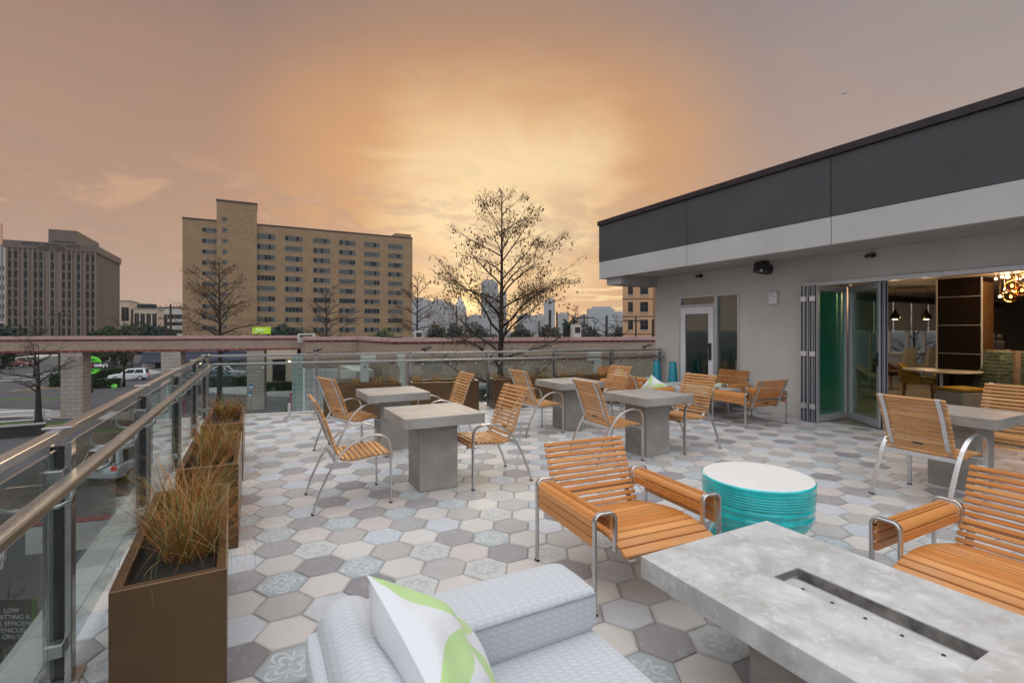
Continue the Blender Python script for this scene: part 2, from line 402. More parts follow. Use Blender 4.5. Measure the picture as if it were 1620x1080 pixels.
M['tan'] = plain('tan stucco', (.46, .27, .145), .85, 0, .08, .15)
M['tan_light'] = plain('pale limestone', (.44, .36, .265), .85, 0, .08, .15)
M['navy'] = plain('navy awning cloth', (.012, .018, .035), .8)
M['offwhite'] = plain('off white render', (.42, .40, .36), .85, 0, .08, .3)
M['greyroof'] = plain('grey roof', (.20, .19, .18), .9, 0, .1, .4)
M['pole'] = plain('weathered pole wood', (.035, .028, .024), .9, 0, .3, 2)
def skyline(name, a, b_, fw, fh):
    m, b = newmat(name); uv = sepxyz(coords('UV'))
    k = ((uv[0] / fw).fract() > .42) * ((uv[1] / fh).fract() > .45)
    setp(b, col=mixc(k, a, b_), rough=.6); return m
M['tower_a'] = skyline('hazed wall grey', (.27, .275, .285), (.215, .225, .24), 6, 4)  # tower colours paled, so distance haze is partly in the base colour
M['tower_b'] = skyline('hazed wall blue', (.28, .305, .325), (.225, .255, .28), 8, 8)
M['tower_c'] = skyline('hazed wall pale', (.34, .34, .335), (.27, .275, .285), 5, 5)

# hexagonal cement tiles: three colour classes, one of them patterned
m, b = newmat('hexagonal cement tiles')
at_ = X.nt.nodes.new('ShaderNodeAttribute'); at_.attribute_name = 'tile'
cls, rnd, var = sepxyz(at_.outputs['Color'])[:3]
u, v, _ = sepxyz(coords('UV')); P = coords('Object')
r = (u * u + v * v) ** .5; th = X.op('ARCTAN2', v, u)
def cosk(k, ph=0): return (th * k + ph).cos()
def line(e, w_): return 1.0 - smooth(e.abs(), w_ * .6, w_ * 1.3)
rr = (rnd * 7.31).fract()
pale = ramp(rr, [(0, (.565, .535, .50)), (.25, (.535, .495, .465)), (.45, (.49, .43, .41)), (.6, (.53, .51, .48)), (.8, (.46, .445, .42)), (1, (.585, .56, .53))])
darkc = ramp(rr, [(0, (.21, .20, .215)), (.2, (.28, .265, .275)), (.45, (.37, .35, .335)), (.7, (.41, .395, .375)), (1, (.25, .24, .26))])
pet = cosk(2).abs()
mA = (line(r - pet * .70 - .06, .05) * (r > .16)).max(line(r - pet * .40 - .06, .05) * (r > .14)).max((1.0 - smooth(r, .05, .08))).max((cosk(2, math.pi / 2).abs() > .992) * (r > .18) * (r < .62))
ang = (cosk(4, .6)).abs()
mB = line(r - .46 - ang * .22 * cosk(8), .055).max(line(r - cosk(4).abs() * .58, .045) * (r > .15)).max(line(r - .22, .035) * (cosk(4) > 0)).max(1.0 - smooth(r, .04, .07))
med = (r < (cosk(8) * .05 + .56)) * (1.0 - (r < (cosk(3).abs() * .40 + .02))).max(line(r - .16, .02))
mC = med.max(line(r - .67 - cosk(8) * .03, .018)).max((noise(coords('UV'), 9, 2) > .58) * (r > .70) * (r < .86))
mD = line(r - .60 - cosk(4) * .07, .028).max(line(r - .53 - cosk(4) * .07, .016)).max(line(r - .30 - cosk(6) * .07, .028)).max(line(r - .16 - cosk(4, 1) * .06, .025)).max((noise(coords('UV'), 7, 2) > .60) * (r > .66) * (r < .88))
blue = mixc((rnd * 3.7).fract(), (.37, .405, .415), (.33, .37, .39)); white = (.58, .585, .58)
fade = smooth(noise(coords('Object'), 9, 4), .25, .65) * .45 + .45; pa = mixc(mA * fade, blue, white); pb = mixc(mB * fade, blue, white)
pc = mixc(mC * fade * .8, (.50, .50, .49), (.33, .35, .36)); pd = mixc(mD * fade * .85, (.47, .49, .52), (.33, .365, .41))
pdf = mixc(mD * .28, (.49, .505, .53), (.38, .405, .44))
pat = mixc((var > .17), pa, pb); pat = mixc((var > .32), pat, pc); pat = mixc((var > .58), pat, pd); pat = mixc((var > .78), pat, pdf)
tc = mixc((cls > .25), darkc, pat); tc = mixc((cls > .75), tc, pale)
n1 = noise(P, 2.2, 7, .65, .5); n2 = noise(P, 11, 6, .7, .5); n3 = noise(P, 70, 3, .6)
tc = mixc(smooth(n1, .40, .70) * .22, tc, (.30, .28, .262)); tc = mixc(smooth(n2, .50, .72) * .25, tc, (.60, .585, .57)); tc = mixc(smooth(n3, .70, .76) * .55, tc, (.10, .095, .09))
n4 = noise(P, 45, 4, .7); tc = mixc(smooth(n4, .66, .74) * .45 * (cls < .25), tc, (.42, .41, .41))
hd = (u * .8660254 + v * .5).abs().max((u * .8660254 - v * .5).abs()).max(v.abs())
dirt = smooth(hd, .70, .835) * smooth(noise(P, 3.1, 5, .6), .35, .65) * .42
tc = mixc(dirt, tc, (.20, .18, .155)); n5 = noise(P, .75, 5, .6); tc = mixc(smooth(n5, .54, .70) * .20, tc, (.27, .245, .22))
setp(b, col=tc, rough=n2 * .25 + .36, spec=.42); bump(b, n2 * .5 + n3 * .12, .10, .003); M['hex'] = m
M['grout'] = plain('tile grout', (.25, .235, .22), .9, 0, .2, 8)

# woven outdoor fabric with a folded-paper weave
m, b = newmat('woven cushion fabric'); uu, vv, _ = sepxyz(coords('UV'))
a = (uu / .034).fract(); k = (vv / .020 + (a - .5).abs() * 1.1).fract(); tri = ((vv / .020 + a * .55).fract() - .5).abs()
hgt = k * .7 + tri * (a > .5) * .9 + noise(coords('UV'), 260, 2) * .12
setp(b, col=mixc(hgt.sat(), (.40, .42, .445), (.50, .515, .54)), rough=.85, spec=.2, sheen=.2); bump(b, hgt, .5, .004); M['fabric'] = m
M['seam'] = plain('cushion piping', (.22, .25, .29), .9)
m, b = newmat('white cushion with green leaves'); uu, vv, _ = sepxyz(coords('UV'))
au, av = uu.abs(), vv.abs()
leaf = (((au - 1.0) ** 2.0 + av * av) ** .5 < .96) * ((au * au + (av - 1.0) ** 2.0) ** .5 < .96)
g_ = mixc(noise(coords('UV'), 1.3, 3), (.34, .52, .20), (.46, .60, .30))
setp(b, col=mixc(leaf, (.60, .605, .625), g_), rough=.85, spec=.15, sheen=.2); bump(b, noise(coords('UV'), 2.2, 4), .22, .03); M['pillow'] = m
# ------------------------------------------------------------------ the setting: ground, terrace
def sheet(name, poly, z, mat):
    mb = MB(); mb.add([(x, y, z) for x, y in poly], [tuple(range(len(poly)))])
    o = mb.build(name, mat); 
    if o.data.polygons[0].normal.z < 0: o.data.flip_normals()
    return tag(o, kind='structure')
def quadpx(name, pts, z, mat):                           # ground patch given by (pixel x, depth) corners
    return sheet(name, [tuple(gnd(px, d))[:2] for px, d in pts], GZ + z, mat)
sheet('ground', [(-6000, -3000), (6000, -3000), (6000, 6000), (-6000, 6000)], GZ, M['asphalt'])
quadpx('sidewalk', [(-350, 43.5), (470, 37), (470, 40.5), (-350, 48)], .004, M['sidewalk'])
quadpx('lawn_strip', [(-350, 34.0), (88, 35.5), (130, 38.5), (-350, 36.2)], .008, M['lawn'])
quadpx('lawn_strip', [(150, 34), (330, 35), (330, 36.6), (150, 35.6)], .012, M['lawn'])
quadpx('lawn_strip', [(425, 39.5), (468, 38.5), (468, 41.5), (425, 41.5)], .016, M['lawn'])
quadpx('verge', [(-350, 46.5), (95, 50.5), (135, 52), (-350, 48.5)], .008, M['lawn'])
quadpx('verge', [(10, 56), (150, 63), (150, 70), (20, 57.5)], .016, M['drygrass'])
quadpx('footpath', [(20, 57.5), (150, 70), (150, 72), (10, 57)], .020, M['sidewalk'])
quadpx('driveway', [(140, 60), (260, 84), (226, 92), (132, 66)], .012, M['sidewalk'])
quadpx('forecourt', [(330, 56), (470, 52), (470, 62), (330, 66)], .004, M['sidewalk'])
quadpx('planting_bed', [(-400, 8.4), (40, 10.0), (70, 11.6), (-400, 12)], .008, M['soil'])
quadpx('red_kerb', [(40, 17.7), (190, 18.6), (190, 19.0), (40, 18.05)], .012, M['redcurb'])
quadpx('loading_apron', [(40, 15.5), (260, 16.5), (190, 18.5), (40, 17.6)], .008, M['sidewalk'])
for i, (px, d) in enumerate([(40, 74), (75, 80), (10, 69)]):
    p = gnd(px, d); sheet('crosswalk_marking', [(p.x - 2.6, p.y), (p.x + 2.6, p.y + .8), (p.x + 2.6, p.y + 1.5), (p.x - 2.6, p.y + .7)], GZ + .024, M['white_paint'])

# terrace: corner of the glass railing A0, end at the lounge wall A1
A0, A1 = Vector((-.71, 9.45, 0)), Vector((8.0, 8.08, 0))
bd = (A1 - A0).normalized(); bn = Vector((-bd.y, bd.x, 0))
WX = 8.10                                                # face of the lounge wall
def hex_floor():
    s = .2562; Rr = s / math.sqrt(3); x0, y0 = 3.158 * s, 12.62 * s
    bm = bmesh.new(); uvl = bm.loops.layers.uv.new('UVMap'); col = bm.faces.layers.float_color.new('tile') if hasattr(bm.faces.layers, 'float_color') else None
    rnd = random.Random(3); tiles = []
    top = .988; data = []
    for a in range(-18, 34):
        for k in range(-60, 60):
            n = 2 * k + (a & 1)
            cx, cy = x0 + a * .8660254 * s, y0 + n * s / 2
            if cx < -1.05 or cx > WX + .75 or cy < -1.7 or cy > 9.9: continue
            cl = (2 * n) % 3
            rot = rnd.choice(range(6)) * math.pi / 3 + math.pi / 6 * 0
            c3 = ({0: 0, 1: .5, 2: 1}[cl], rnd.random(), rnd.random())
            tz = rnd.uniform(-.0008, .0008); tx = rnd.uniform(-.004, .004); ty = rnd.uniform(-.004, .004)
            ring = lambda f, z: [(cx + Rr * f * math.cos(i * math.pi / 3), cy + Rr * f * math.sin(i * math.pi / 3), z + tx * Rr * math.cos(i * math.pi / 3) + ty * Rr * math.sin(i * math.pi / 3)) for i in range(6)]
            vt = [bm.verts.new(p) for p in ring(.958, tz)]; vl = [bm.verts.new(p) for p in ring(.983, tz - .005)]
            fs = [bm.faces.new(vt)] + [bm.faces.new((vl[i], vl[(i + 1) % 6], vt[(i + 1) % 6], vt[i])) for i in range(6)]
            data.append((fs, cx, cy, rot, c3))
            for f in fs:
                for l in f.loops:
                    dx_, dy_ = (l.vert.co.x - cx) / Rr, (l.vert.co.y - cy) / Rr
                    l[uvl].uv = (dx_ * math.cos(rot) - dy_ * math.sin(rot), dx_ * math.sin(rot) + dy_ * math.cos(rot))
                if col: f[col] = (*c3, 1)
    for co, no in (((-.80, 0, 0), (-1, 0, 0)), ((WX, 0, 0), (1, 0, 0)), (tuple(A0 + bn * .14), tuple(bn))):
        bmesh.ops.bisect_plane(bm, geom=bm.verts[:] + bm.edges[:] + bm.faces[:], plane_co=co, plane_no=no, clear_outer=True)
    me = bpy.data.meshes.new('terrace_floor')
    lay = [tuple(f[col]) for f in bm.faces] if col else None
    bm.to_mesh(me); bm.free()
    me.materials.append(M['hex'])
    if 'tile' not in me.attributes:
        at2 = me.attributes.new('tile', 'FLOAT_COLOR', 'FACE')
        for q, cc in zip(at2.data, lay): q.color = cc
    o = bpy.data.objects.new('terrace_floor', me); C.objects.link(o); return tag(o, kind='structure')
hex_floor()
c_ = [(-.97, -2), (WX + .3, -2), (WX + .3, 8.0), tuple((A1 + bn * .30))[:2], tuple((A0 + bn * .30 - bd * .3))[:2]]
g = MB(); g.prism([(-.80, -2), (WX, -2), (WX, 8.1), tuple((A1 + bn * .14))[:2], (-.80, (A0 + bn * .14).y + .016)], -.05, -.0042); tag(g.build('terrace_grout', M['grout']), kind='structure')
g = MB(); g.prism(c_, GZ, -.056); tag(g.build('terrace_base', M['offwhite']), kind='structure')
g = MB(); yk = (A0 + bn * .14).y + .016
g.prism([(-.97, -2), (-.803, -2), (-.803, yk), (-.97, yk + .2)], -.05, .004)
g.prism([tuple(A0 + bn * .143 - bd * .09)[:2], tuple(A1 + bn * .143)[:2], tuple(A1 + bn * .30)[:2], tuple(A0 + bn * .30 - bd * .26)[:2]], -.05, .006)
tag(g.build('terrace_coping', M['coping']), kind='structure')

# ------------------------------------------------------------------ glass railings
def railing(name, label, p0, p1, posts, inward, cat='railing'):
    """p0->p1 line, posts at distances along it, inward = unit vector towards the terrace"""
    L = (p1 - p0).length; d = (p1 - p0).normalized(); rz = math.atan2(d.y, d.x)
    t = thing(name, label, cat, p0, rz)
    sg = 1 if Vector((-d.y, d.x, 0)).dot(inward) > 0 else -1
    H = 1.05
    MB().box((L / 2, 0, H - .024), (L + .03, .046, .038)).build('top_rail', M['chrome'], t, bevel=.005)
    hb = MB(); hy = sg * .115
    hb.box((L / 2 - .05, hy, .895), (L - .02, .054, .034)); hb.build('handrail', M['chrome'], t, bevel=.006, seg=2)
    for i, s_ in enumerate(posts):
        p = MB()
        for q in (-.034, .034): p.box((s_, q, H / 2 - .03), (.055, .024, H - .055))
        p.box((s_, 0, H - .001), (.07, .096, .012)); p.box((s_, 0, .008), (.12, .15, .014))
        po = p.build('post', M['chrome'], t, bevel=.003)
        MB().box((s_, 0, H * .5 - .03), (.034, .040, H - .1)).build('core', M['black'], po)
        for z in (.16, .86):
            for q in (-1, 1):
                MB().box((s_ + q * .052, 0, z), (.05, .062, .055)).build('clamp', M['chrome'], t, bevel=.006)
    for a, b_ in zip(posts[:-1], posts[1:]):
        MB().box(((a + b_) / 2, 0, .515), (b_ - a - .085, .012, .90)).build('glass_panel', M['railglass'], t)
        for f in (.16, .5, .84):
            s_ = a + (b_ - a) * f; br = MB()
            br.tube([(s_, .006 * sg, .80), (s_, hy * .55, .795), (s_, hy * .95, .815), (s_, hy, .875)], .008, 8)
            br.lathe([(.0, -.004), (.024, -.003), (.024, .003), (.0, .004)], 12, (0, 0, 0)) if False else br.tube([(s_, .008 * sg, .80), (s_, .016 * sg, .80)], .024, 12)
            br.build('bracket', M['chrome'], t, smooth=True)
    return t
ys = [-1.35, .95, 2.67, 4.40, 6.13, 7.87, 9.41]
railing('glass_railing', 'long clear glass railing along the left edge above the street, with polished steel posts', Vector((-.71, -1.4, 0)), Vector((-.71, 9.45, 0)), [y + 1.4 for y in ys], Vector((1, 0, 0)))
bx = [.03] + [(Vector((x, y, 0)) - A0).length for x, y in ((.98, 9.18), (2.57, 8.93), (4.06, 8.70), (5.46, 8.48), (6.77, 8.27))] + [(A1 - A0).length - .02]
railing('glass_railing', 'glass railing across the far end of the terrace, from the corner to the lounge', A0, A1, bx, -bn)
st = thing('steel_stub', 'short brushed steel floor stub on a square foot near the far left corner', 'post', (.52, 8.78, 0), math.atan2(bd.y, bd.x))
MB().box((0, 0, .011), (.17, .12, .02)).build('foot_plate', M['steel'], st, bevel=.003)
MB().box((0, 0, .14), (.045, .05, .24)).build('stem', M['steel'], st, bevel=.004)
st2 = copy_tree(st); st2.location = (-.52, 1.62, 0); st2['label'] = 'low steel floor clamp beside the nearest bronze planter'

# ------------------------------------------------------------------ lounge building on the right
B = thing('lounge_building', 'low modern lounge building with charcoal fascia and grey stucco walls', 'building', (WX, 0, 0))
def part(name, mat, boxes, parent=B, bevel=0, off=(WX, 0, 0)):
    mb = MB()
    for a, b_ in boxes: mb.lohi([a[i] - off[i] for i in range(3)], [b_[i] - off[i] for i in range(3)])
    return mb.build(name, mat, parent, bevel=bevel)
XE = 26.0; YN = 8.36
part('wall', M['stucco'], [((WX, 4.93, 0), (WX + .25, 6.17, 2.64)), ((WX, 6.17, 2.17), (WX + .25, 7.64, 2.64)), ((WX, 7.64, 0), (WX + .25, YN, 2.64)), ((WX, -4, 2.235), (WX + .25, 4.93, 2.64))])
part('control_joint', M['soffit'], [((WX - .002, 4.52, 2.24), (WX, 4.528, 2.64))])
part('base_wall', M['offwhite'], [((WX + .3, -4, GZ), (XE, YN, -.06))])
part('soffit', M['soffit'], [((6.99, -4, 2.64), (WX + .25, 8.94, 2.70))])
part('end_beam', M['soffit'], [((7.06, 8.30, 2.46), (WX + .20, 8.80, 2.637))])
part('fascia', M['fascia_light'], [((6.97, y0, 2.62), (7.07, y1, 2.998)) for y0, y1 in ((-4, 1.365), (1.375, 3.885), (3.895, 6.405), (6.415, 8.96))] + [((7.07, 8.86, 2.62), (XE, 8.96, 2.998))], bevel=.004)
part('parapet', M['fascia_dark'], [((6.966, y0, 3.002), (7.09, y1, 3.82)) for y0, y1 in ((-4, 1.365), (1.375, 3.885), (3.895, 6.405), (6.415, 8.965))] + [((7.09, 8.85, 3.002), (XE, 8.965, 3.82))], bevel=.004)
part('panel_joint', M['cap'], [((6.985, y - .005, 2.625), (7.0, y + .005, 3.82)) for y in (1.37, 3.89, 6.41)])
part('roof_coping', M['cap'], [((6.935, y0, 3.824), (7.30, y1, 3.925)) for y0, y1 in ((-4, 1.8), (1.803, 4.8), (4.803, 7.6), (7.603, 8.99))] + [((7.30, 8.7, 3.824), (XE, 8.99, 3.925))], bevel=.004)
part('roof', M['greyroof'], [((7.09, -4, 3.3), (XE, 8.85, 3.5))])
# room behind the folding wall
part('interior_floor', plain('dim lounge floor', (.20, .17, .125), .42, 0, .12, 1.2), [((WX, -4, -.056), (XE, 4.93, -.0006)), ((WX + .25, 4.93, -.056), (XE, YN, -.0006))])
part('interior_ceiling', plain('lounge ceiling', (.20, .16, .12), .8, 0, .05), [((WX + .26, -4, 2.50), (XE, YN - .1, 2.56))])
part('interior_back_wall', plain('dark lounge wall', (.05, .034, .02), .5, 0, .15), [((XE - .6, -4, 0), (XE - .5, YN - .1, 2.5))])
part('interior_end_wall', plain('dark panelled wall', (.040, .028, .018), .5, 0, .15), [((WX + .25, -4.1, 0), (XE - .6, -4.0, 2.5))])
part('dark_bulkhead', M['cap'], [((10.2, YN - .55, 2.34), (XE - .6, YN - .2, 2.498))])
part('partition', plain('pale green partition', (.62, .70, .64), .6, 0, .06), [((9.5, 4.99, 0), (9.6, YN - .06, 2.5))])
# window wall of the room (north side)
wb = []; gb = []; sb = []
for i in range(12):
    x = 12.45 + i * 1.15; wb.append(((x - .035, YN - .06, 0), (x + .035, YN + .06, 2.5)))
wb += [((12.45, YN - .05, 0), (XE - .9, YN + .05, .08)), ((12.45, YN - .05, 2.42), (XE - .7, YN + .05, 2.5))]
part('window_mullion', M['white_paint'], wb)
for i in range(11):
    x = 12.45 + i * 1.15
    part('window_pane', M['railglass'], [((x + .035, YN - .008, .08), (x + 1.115, YN + .008, 2.42))])
    part('roller_blind', M['shadesky'], [((x + .045, YN - .13, 1.44), (x + 1.105, YN - .125, 2.42))])
part('north_wall', M['stucco'], [((WX + .25, YN - .2, 0), (12.41, YN, 2.64)), ((12.41, YN - .1, 2.502), (XE, YN, 2.64))])
# dark timber column
CO = [((12.5, 4.17, 0), (13.02, 4.87, 2.498))]
part('column', plain('dark lacquered column', (.005, .0022, .0016), .14, 0, .3, 1.2, 0, .2), CO)
part('column_side', plain('bronze column panel', (.20, .11, .045), .30, .6, .1, 2), [((12.52, 4.155, .0), (13.0, 4.168, 2.40))])
part('column_trim', M['alu'], [((12.485, 4.15, .0), (12.498, 4.175, 2.49)), ((12.485, 4.86, 0), (12.498, 4.885, 2.49))] + [((12.488, 4.176, z), (12.498, 4.86, z + .008)) for z in (.98, 1.55, 2.12)])
# single door with sidelight
dY0, dYm, dY1 = 6.17, 6.70, 7.64
part('door_frame', M['alu'], [((WX - .015, 6.17, 0), (WX + .10, 6.215, 2.17)), ((WX - .015, 7.595, 0), (WX + .10, 7.64, 2.17)), ((WX - .015, 6.67, 0), (WX + .10, 6.745, 2.125)), ((WX - .015, 6.215, 2.125), (WX + .10, 7.595, 2.17)), ((WX - .013, 6.745, 1.935), (WX + .10, 7.595, 1.985)), ((WX - .013, 6.215, 0), (WX + .10, 6.67, .08))], bevel=.003)
part('transom_pane', M['doorglass'], [((WX + .03, 6.745, 1.985), (WX + .042, 7.595, 2.125))])
part('sidelight_pane', M['doorglass'], [((WX + .03, 6.215, .08), (WX + .042, 6.67, 2.125))])
door = part('door', M['white_paint'], [((WX - .03, 6.752, .02), (WX + .02, 6.87, 1.93)), ((WX - .03, 7.47, .02), (WX + .02, 7.588, 1.93)), ((WX - .03, 6.87, 1.79), (WX + .02, 7.47, 1.93)), ((WX - .03, 6.87, .02), (WX + .02, 7.47, .24))], bevel=.003)
part('pane', M['doorglass'], [((WX - .008, 6.87, .24), (WX + .002, 7.47, 1.79))], door)
hd = MB(); hd.lohi((-.055, 6.785, .86), (-.032, 6.845, 1.20)); hd.lohi((-.085, 6.79, 1.10), (-.056, 6.84, 1.17)); hd.build('handle', M['black'], door, bevel=.006)
for z in (.25, 1.62): MB().lohi((-.04, 7.575, z), (-.015, 7.60, z + .11)).build('hinge', M['steel'], door)
# header track of the folding wall
part('header_frame', M['alu'], [((WX - .02, -4, 2.17), (WX + .14, 4.93, 2.232))], bevel=.003)
part('jamb', M['alu'], [((WX + .01, 4.87, 0), (WX + .13, 4.928, 2.168))])
part('floor_track', M['steel'], [((WX + .02, -4, 0), (WX + .08, 4.87, .004))])
def leaf(p0, p1, gl, handle=False):
    p0, p1 = Vector(p0), Vector(p1); d = p1 - p0; L = d.length; a = math.atan2(d.y, d.x)
    mb = MB(); t_ = .052
    mb.lohi((0, -t_ / 2, .015), (.075, t_ / 2, 2.165)); mb.lohi((L - .075, -t_ / 2, .015), (L, t_ / 2, 2.165))
    mb.lohi((.075, -t_ / 2, 2.07), (L - .075, t_ / 2, 2.165)); mb.lohi((.075, -t_ / 2, .015), (L - .075, t_ / 2, .12))
    f = mb.build('folding_door', M['alu'], B, bevel=.004); f.location = (p0.x - WX, p0.y, 0); f.rotation_euler.z = a
    MB().lohi((.075, -.008, .12), (L - .075, .008, 2.07)).build('pane', gl, f)
    MB().lohi((-.006, -.012, .02), (.0, .012, 2.16)).build('gasket', M['alu_dark'], f)
    MB().lohi((L, -.012, .02), (L + .006, .012, 2.16)).build('gasket', M['alu_dark'], f)
    if handle:
        h = MB(); h.lohi((L - .06, .027, .92), (L - .025, .045, 1.12)); h.lohi((L - .06, -.045, .92), (L - .025, -.027, 1.12)); h.build('handle', M['black'], f)
    return f
for i, y in enumerate((4.80, 4.735, 4.66, 4.585)):
    f = leaf((7.80, y, 0), (8.66, y, 0), M['foldglass'])
    for z in (.25, 1.08, 1.95):
        if i % 2 == 0: MB().lohi((-.022, -.075, z - .04), (-.006, .012, z + .04)).build('hinge', M['whitesteel'], f, bevel=.004)
leaf((8.66, 4.535, 0), (8.135, 3.83, 0), M['foldglass2'], True)
leaf((8.70, 4.52, 0), (8.20, 3.80, 0), M['foldglass2'])

# things fixed to the lounge
sp = thing('wall_speaker', 'black outdoor speaker hanging under the roof overhang', 'speaker', (7.78, 4.89 + .55, 2.62))
mb = MB(); mb.prism([(-.13, .10), (.10, .10), (.15, -.04), (.06, -.12), (-.10, -.12), (-.17, -.02)], -.19, -.04, M=Matrix.Rotation(R(14), 4, 'Y') @ Matrix.Rotation(R(-35), 4, 'Z')); mb.build('cabinet', M['black'], sp, bevel=.02, seg=3)
MB().box((.03, 0, -.02), (.10, .08, .07)).build('mount', M['black'], sp, bevel=.005)
MB().tube([(-.155, -.05, -.15), (-.165, -.055, -.15)], .018, 10).build('badge', M['steel'], sp)
for (px, py, lab) in ((1110, 436.5, 'tiny black camera on the lounge wall above the glazed door'), (1382, 404, 'tiny black camera above the folding doors, near the control joint')):
    k = (px - 810) / F; d = WX / (k * cY + sY); y = d * (cY - k * sY); z = CH - (py - HZ) * d / F
    k_ = thing('wall_camera', lab, 'camera', (WX, y, z))
    MB().tube([(0, 0, 0), (-.02, 0, 0)], .035, 12).build('mount', M['black'], k_, smooth=False)
    MB().tube([(-.02, 0, 0), (-.05, .01, 0), (-.06, .03, -.004)], .012, 8).build('arm', M['black'], k_)
    mb = MB(); mb.tube([(-.06, -.01, 0), (-.065, .08, -.01)], .026, 12); mb.build('body', M['black'], k_)
sb_ = thing('alarm_strobe', 'small white fire alarm strobe on the stucco wall left of the folding doors', 'alarm', (WX, 5.47, 2.02))
MB().box((-.035, 0, 0), (.07, .155, .21)).build('housing', M['white_paint'], sb_, bevel=.018, seg=3)
MB().tube([(-.071, 0, .045), (-.074, 0, .045)], .038, 16).build('grille', M['alu'], sb_)
MB().tube([(-.071, 0, -.055), (-.082, 0, -.055)], .028, 12).build('lens', M['cream_top'], sb_)

# ------------------------------------------------------------------ furniture
def slat(mb, c, L, w_, t_, ang, rnd, ends=True):
    Mx = Matrix.Rotation(ang, 4, 'X')
    mb.box(c, (L, w_, t_), 0, Mx)
def path_pts(pts, n, off=0.0):
    """n evenly spaced points with angles along a smoothed polyline in (y, z)"""
    P = [Vector((y, z)) for y, z in pts]
    for _ in range(3):
        q = [P[0]]
        for a, b_ in zip(P[:-1], P[1:]): q += [a * .75 + b_ * .25, a * .25 + b_ * .75]
        P = q + [P[-1]]
    s_ = [0]
    for a, b_ in zip(P[:-1], P[1:]): s_.append(s_[-1] + (b_ - a).length)
    res = []
    for i in range(n):
        t = (i + .5) / n * s_[-1]
        for j in range(len(P) - 1):
            if s_[j + 1] >= t: break
        f = (t - s_[j]) / max(1e-9, s_[j + 1] - s_[j]); p = P[j].lerp(P[j + 1], f); d = P[j + 1] - P[j]
        nn = Vector((-d.y, d.x)).normalized() * off
        res.append((p.x + nn.x, p.y + nn.y, math.atan2(d.y, d.x)))
    return res, s_[-1]
def smooth_poly(pts, it=2):
    P = [Vector(p) for p in pts]
    for _ in range(it):
        q = [P[0]]
        for a, b_ in zip(P[:-1], P[1:]): q += [a * .75 + b_ * .25, a * .25 + b_ * .75]
        P = q + [P[-1]]
    return P
SEAT = [(.335, .372), (.285, .405), (.16, .40), (.03, .382), (-.06, .386), (-.10, .40)]
BACK = [(-.115, .43), (-.138, .48), (-.165, .57), (-.205, .69), (-.255, .81), (-.30, .895)]
HOOP = [(-.31, 0), (-.275, .12), (-.22, .245), (-.125, .425), (-.005, .54), (.12, .583), (.22, .578), (.285, .545), (.305, .47), (.305, .30), (.305, 0)]
def dining_chair():
    t = thing('dining_armchair', '', 'chair', group='slatted dining armchairs at the square tables')
    mb = MB(); P, L = path_pts(SEAT, 10)
    for y, z, a in P: slat(mb, (0, y, z + .010), .50, L / 10 - .012, .020, a, 0)
    mb.build('seat', M['teak_pale'], t, bevel=.003, seg=1)
    mb = MB(); P, L = path_pts(BACK, 13)
    for y, z, a in P: slat(mb, (0, y + .008, z), .50, L / 13 - .012, .020, a, 0)
    mb.build('backrest', M['teak_pale'], t, bevel=.003, seg=1)
    for x in (-.205, .205):
        q = smooth_poly([(x, y + (-.010 if i > 5 else 0), z - (.008 if i < 6 else 0)) for i, (y, z) in enumerate(SEAT[:-1] + BACK[1:])], 1)
        MB().bar(q, .034, .010, (1, 0, 0)).build('side_rail', M['steel'], t)
    for x in (-.275, .275):
        hp = MB().bar(smooth_poly([(x, y, z + .002) for y, z in HOOP], 2), .034, .013, (1, 0, 0)).build('arm_frame', M['steel'], t, bevel=.002, seg=1)
        for y in (-.31, .305): MB().box((x, y, .006), (.036, .018, .012)).build('foot', M['rubber'], hp)
    for y, z, a, h in ((-.135, .392, .012, .034), (.285, .37, .034, .010)): MB().box((0, y, z), (.55, a, h)).build('crossbar', M['whitesteel'], t)
    MB().box((0, -.152, .492), (.075, .006, .013), 0, Matrix.Rotation(R(16), 4, 'X')).build('badge', M['black'], t)
    return t
dc = dining_chair()
CH_ = [((.72, 4.41), -90, 'slatted armchair at the left side of the near left square table'),
       ((1.02, 6.17), -74, 'slatted armchair at the left of the far left square table, turned slightly to the railing'),
       ((2.07, 4.385), 90, 'slatted armchair at the right side of the near left square table, showing its slatted seat'),
       ((2.22, 6.06), 88, 'slatted armchair at the right of the far left square table, before the curved planter'),
       ((3.57, 6.08), -88, 'slatted armchair seen from behind at the left of the far middle square table'),
       ((4.86, 6.06), 90, 'slatted armchair at the right of the far middle square table, backed by the white pillows'),
       ((3.54, 4.44), -92, 'slatted armchair seen from behind, just beyond the nearest lounge chair'),
       ((4.77, 4.42), 91, 'slatted armchair at the right of the middle near square table, facing left'),
       ((5.16, 2.08), -92, 'slatted armchair seen from behind with pale legs, before the lounge opening'),
       ((6.60, 2.02), 90, 'slatted armchair cut by the right edge of the photo, beyond the right square table')]
for i, (p, a, lab) in enumerate(CH_):
    o = dc if i == 0 else copy_tree(dc)
    o.location = (p[0], p[1], 0); o.rotation_euler.z = R(a); o['label'] = lab
def square_table():
    t = thing('square_table', '', 'table', group='cast concrete square tables')
    MB().box((0, 0, .655), (.745, .745, .092)).build('tabletop', M['table'], t, bevel=.005)
    MB().box((0, 0, .3045), (.362, .362, .607)).build('pedestal', M['table'], t, bevel=.005)
    return t
tb = square_table()
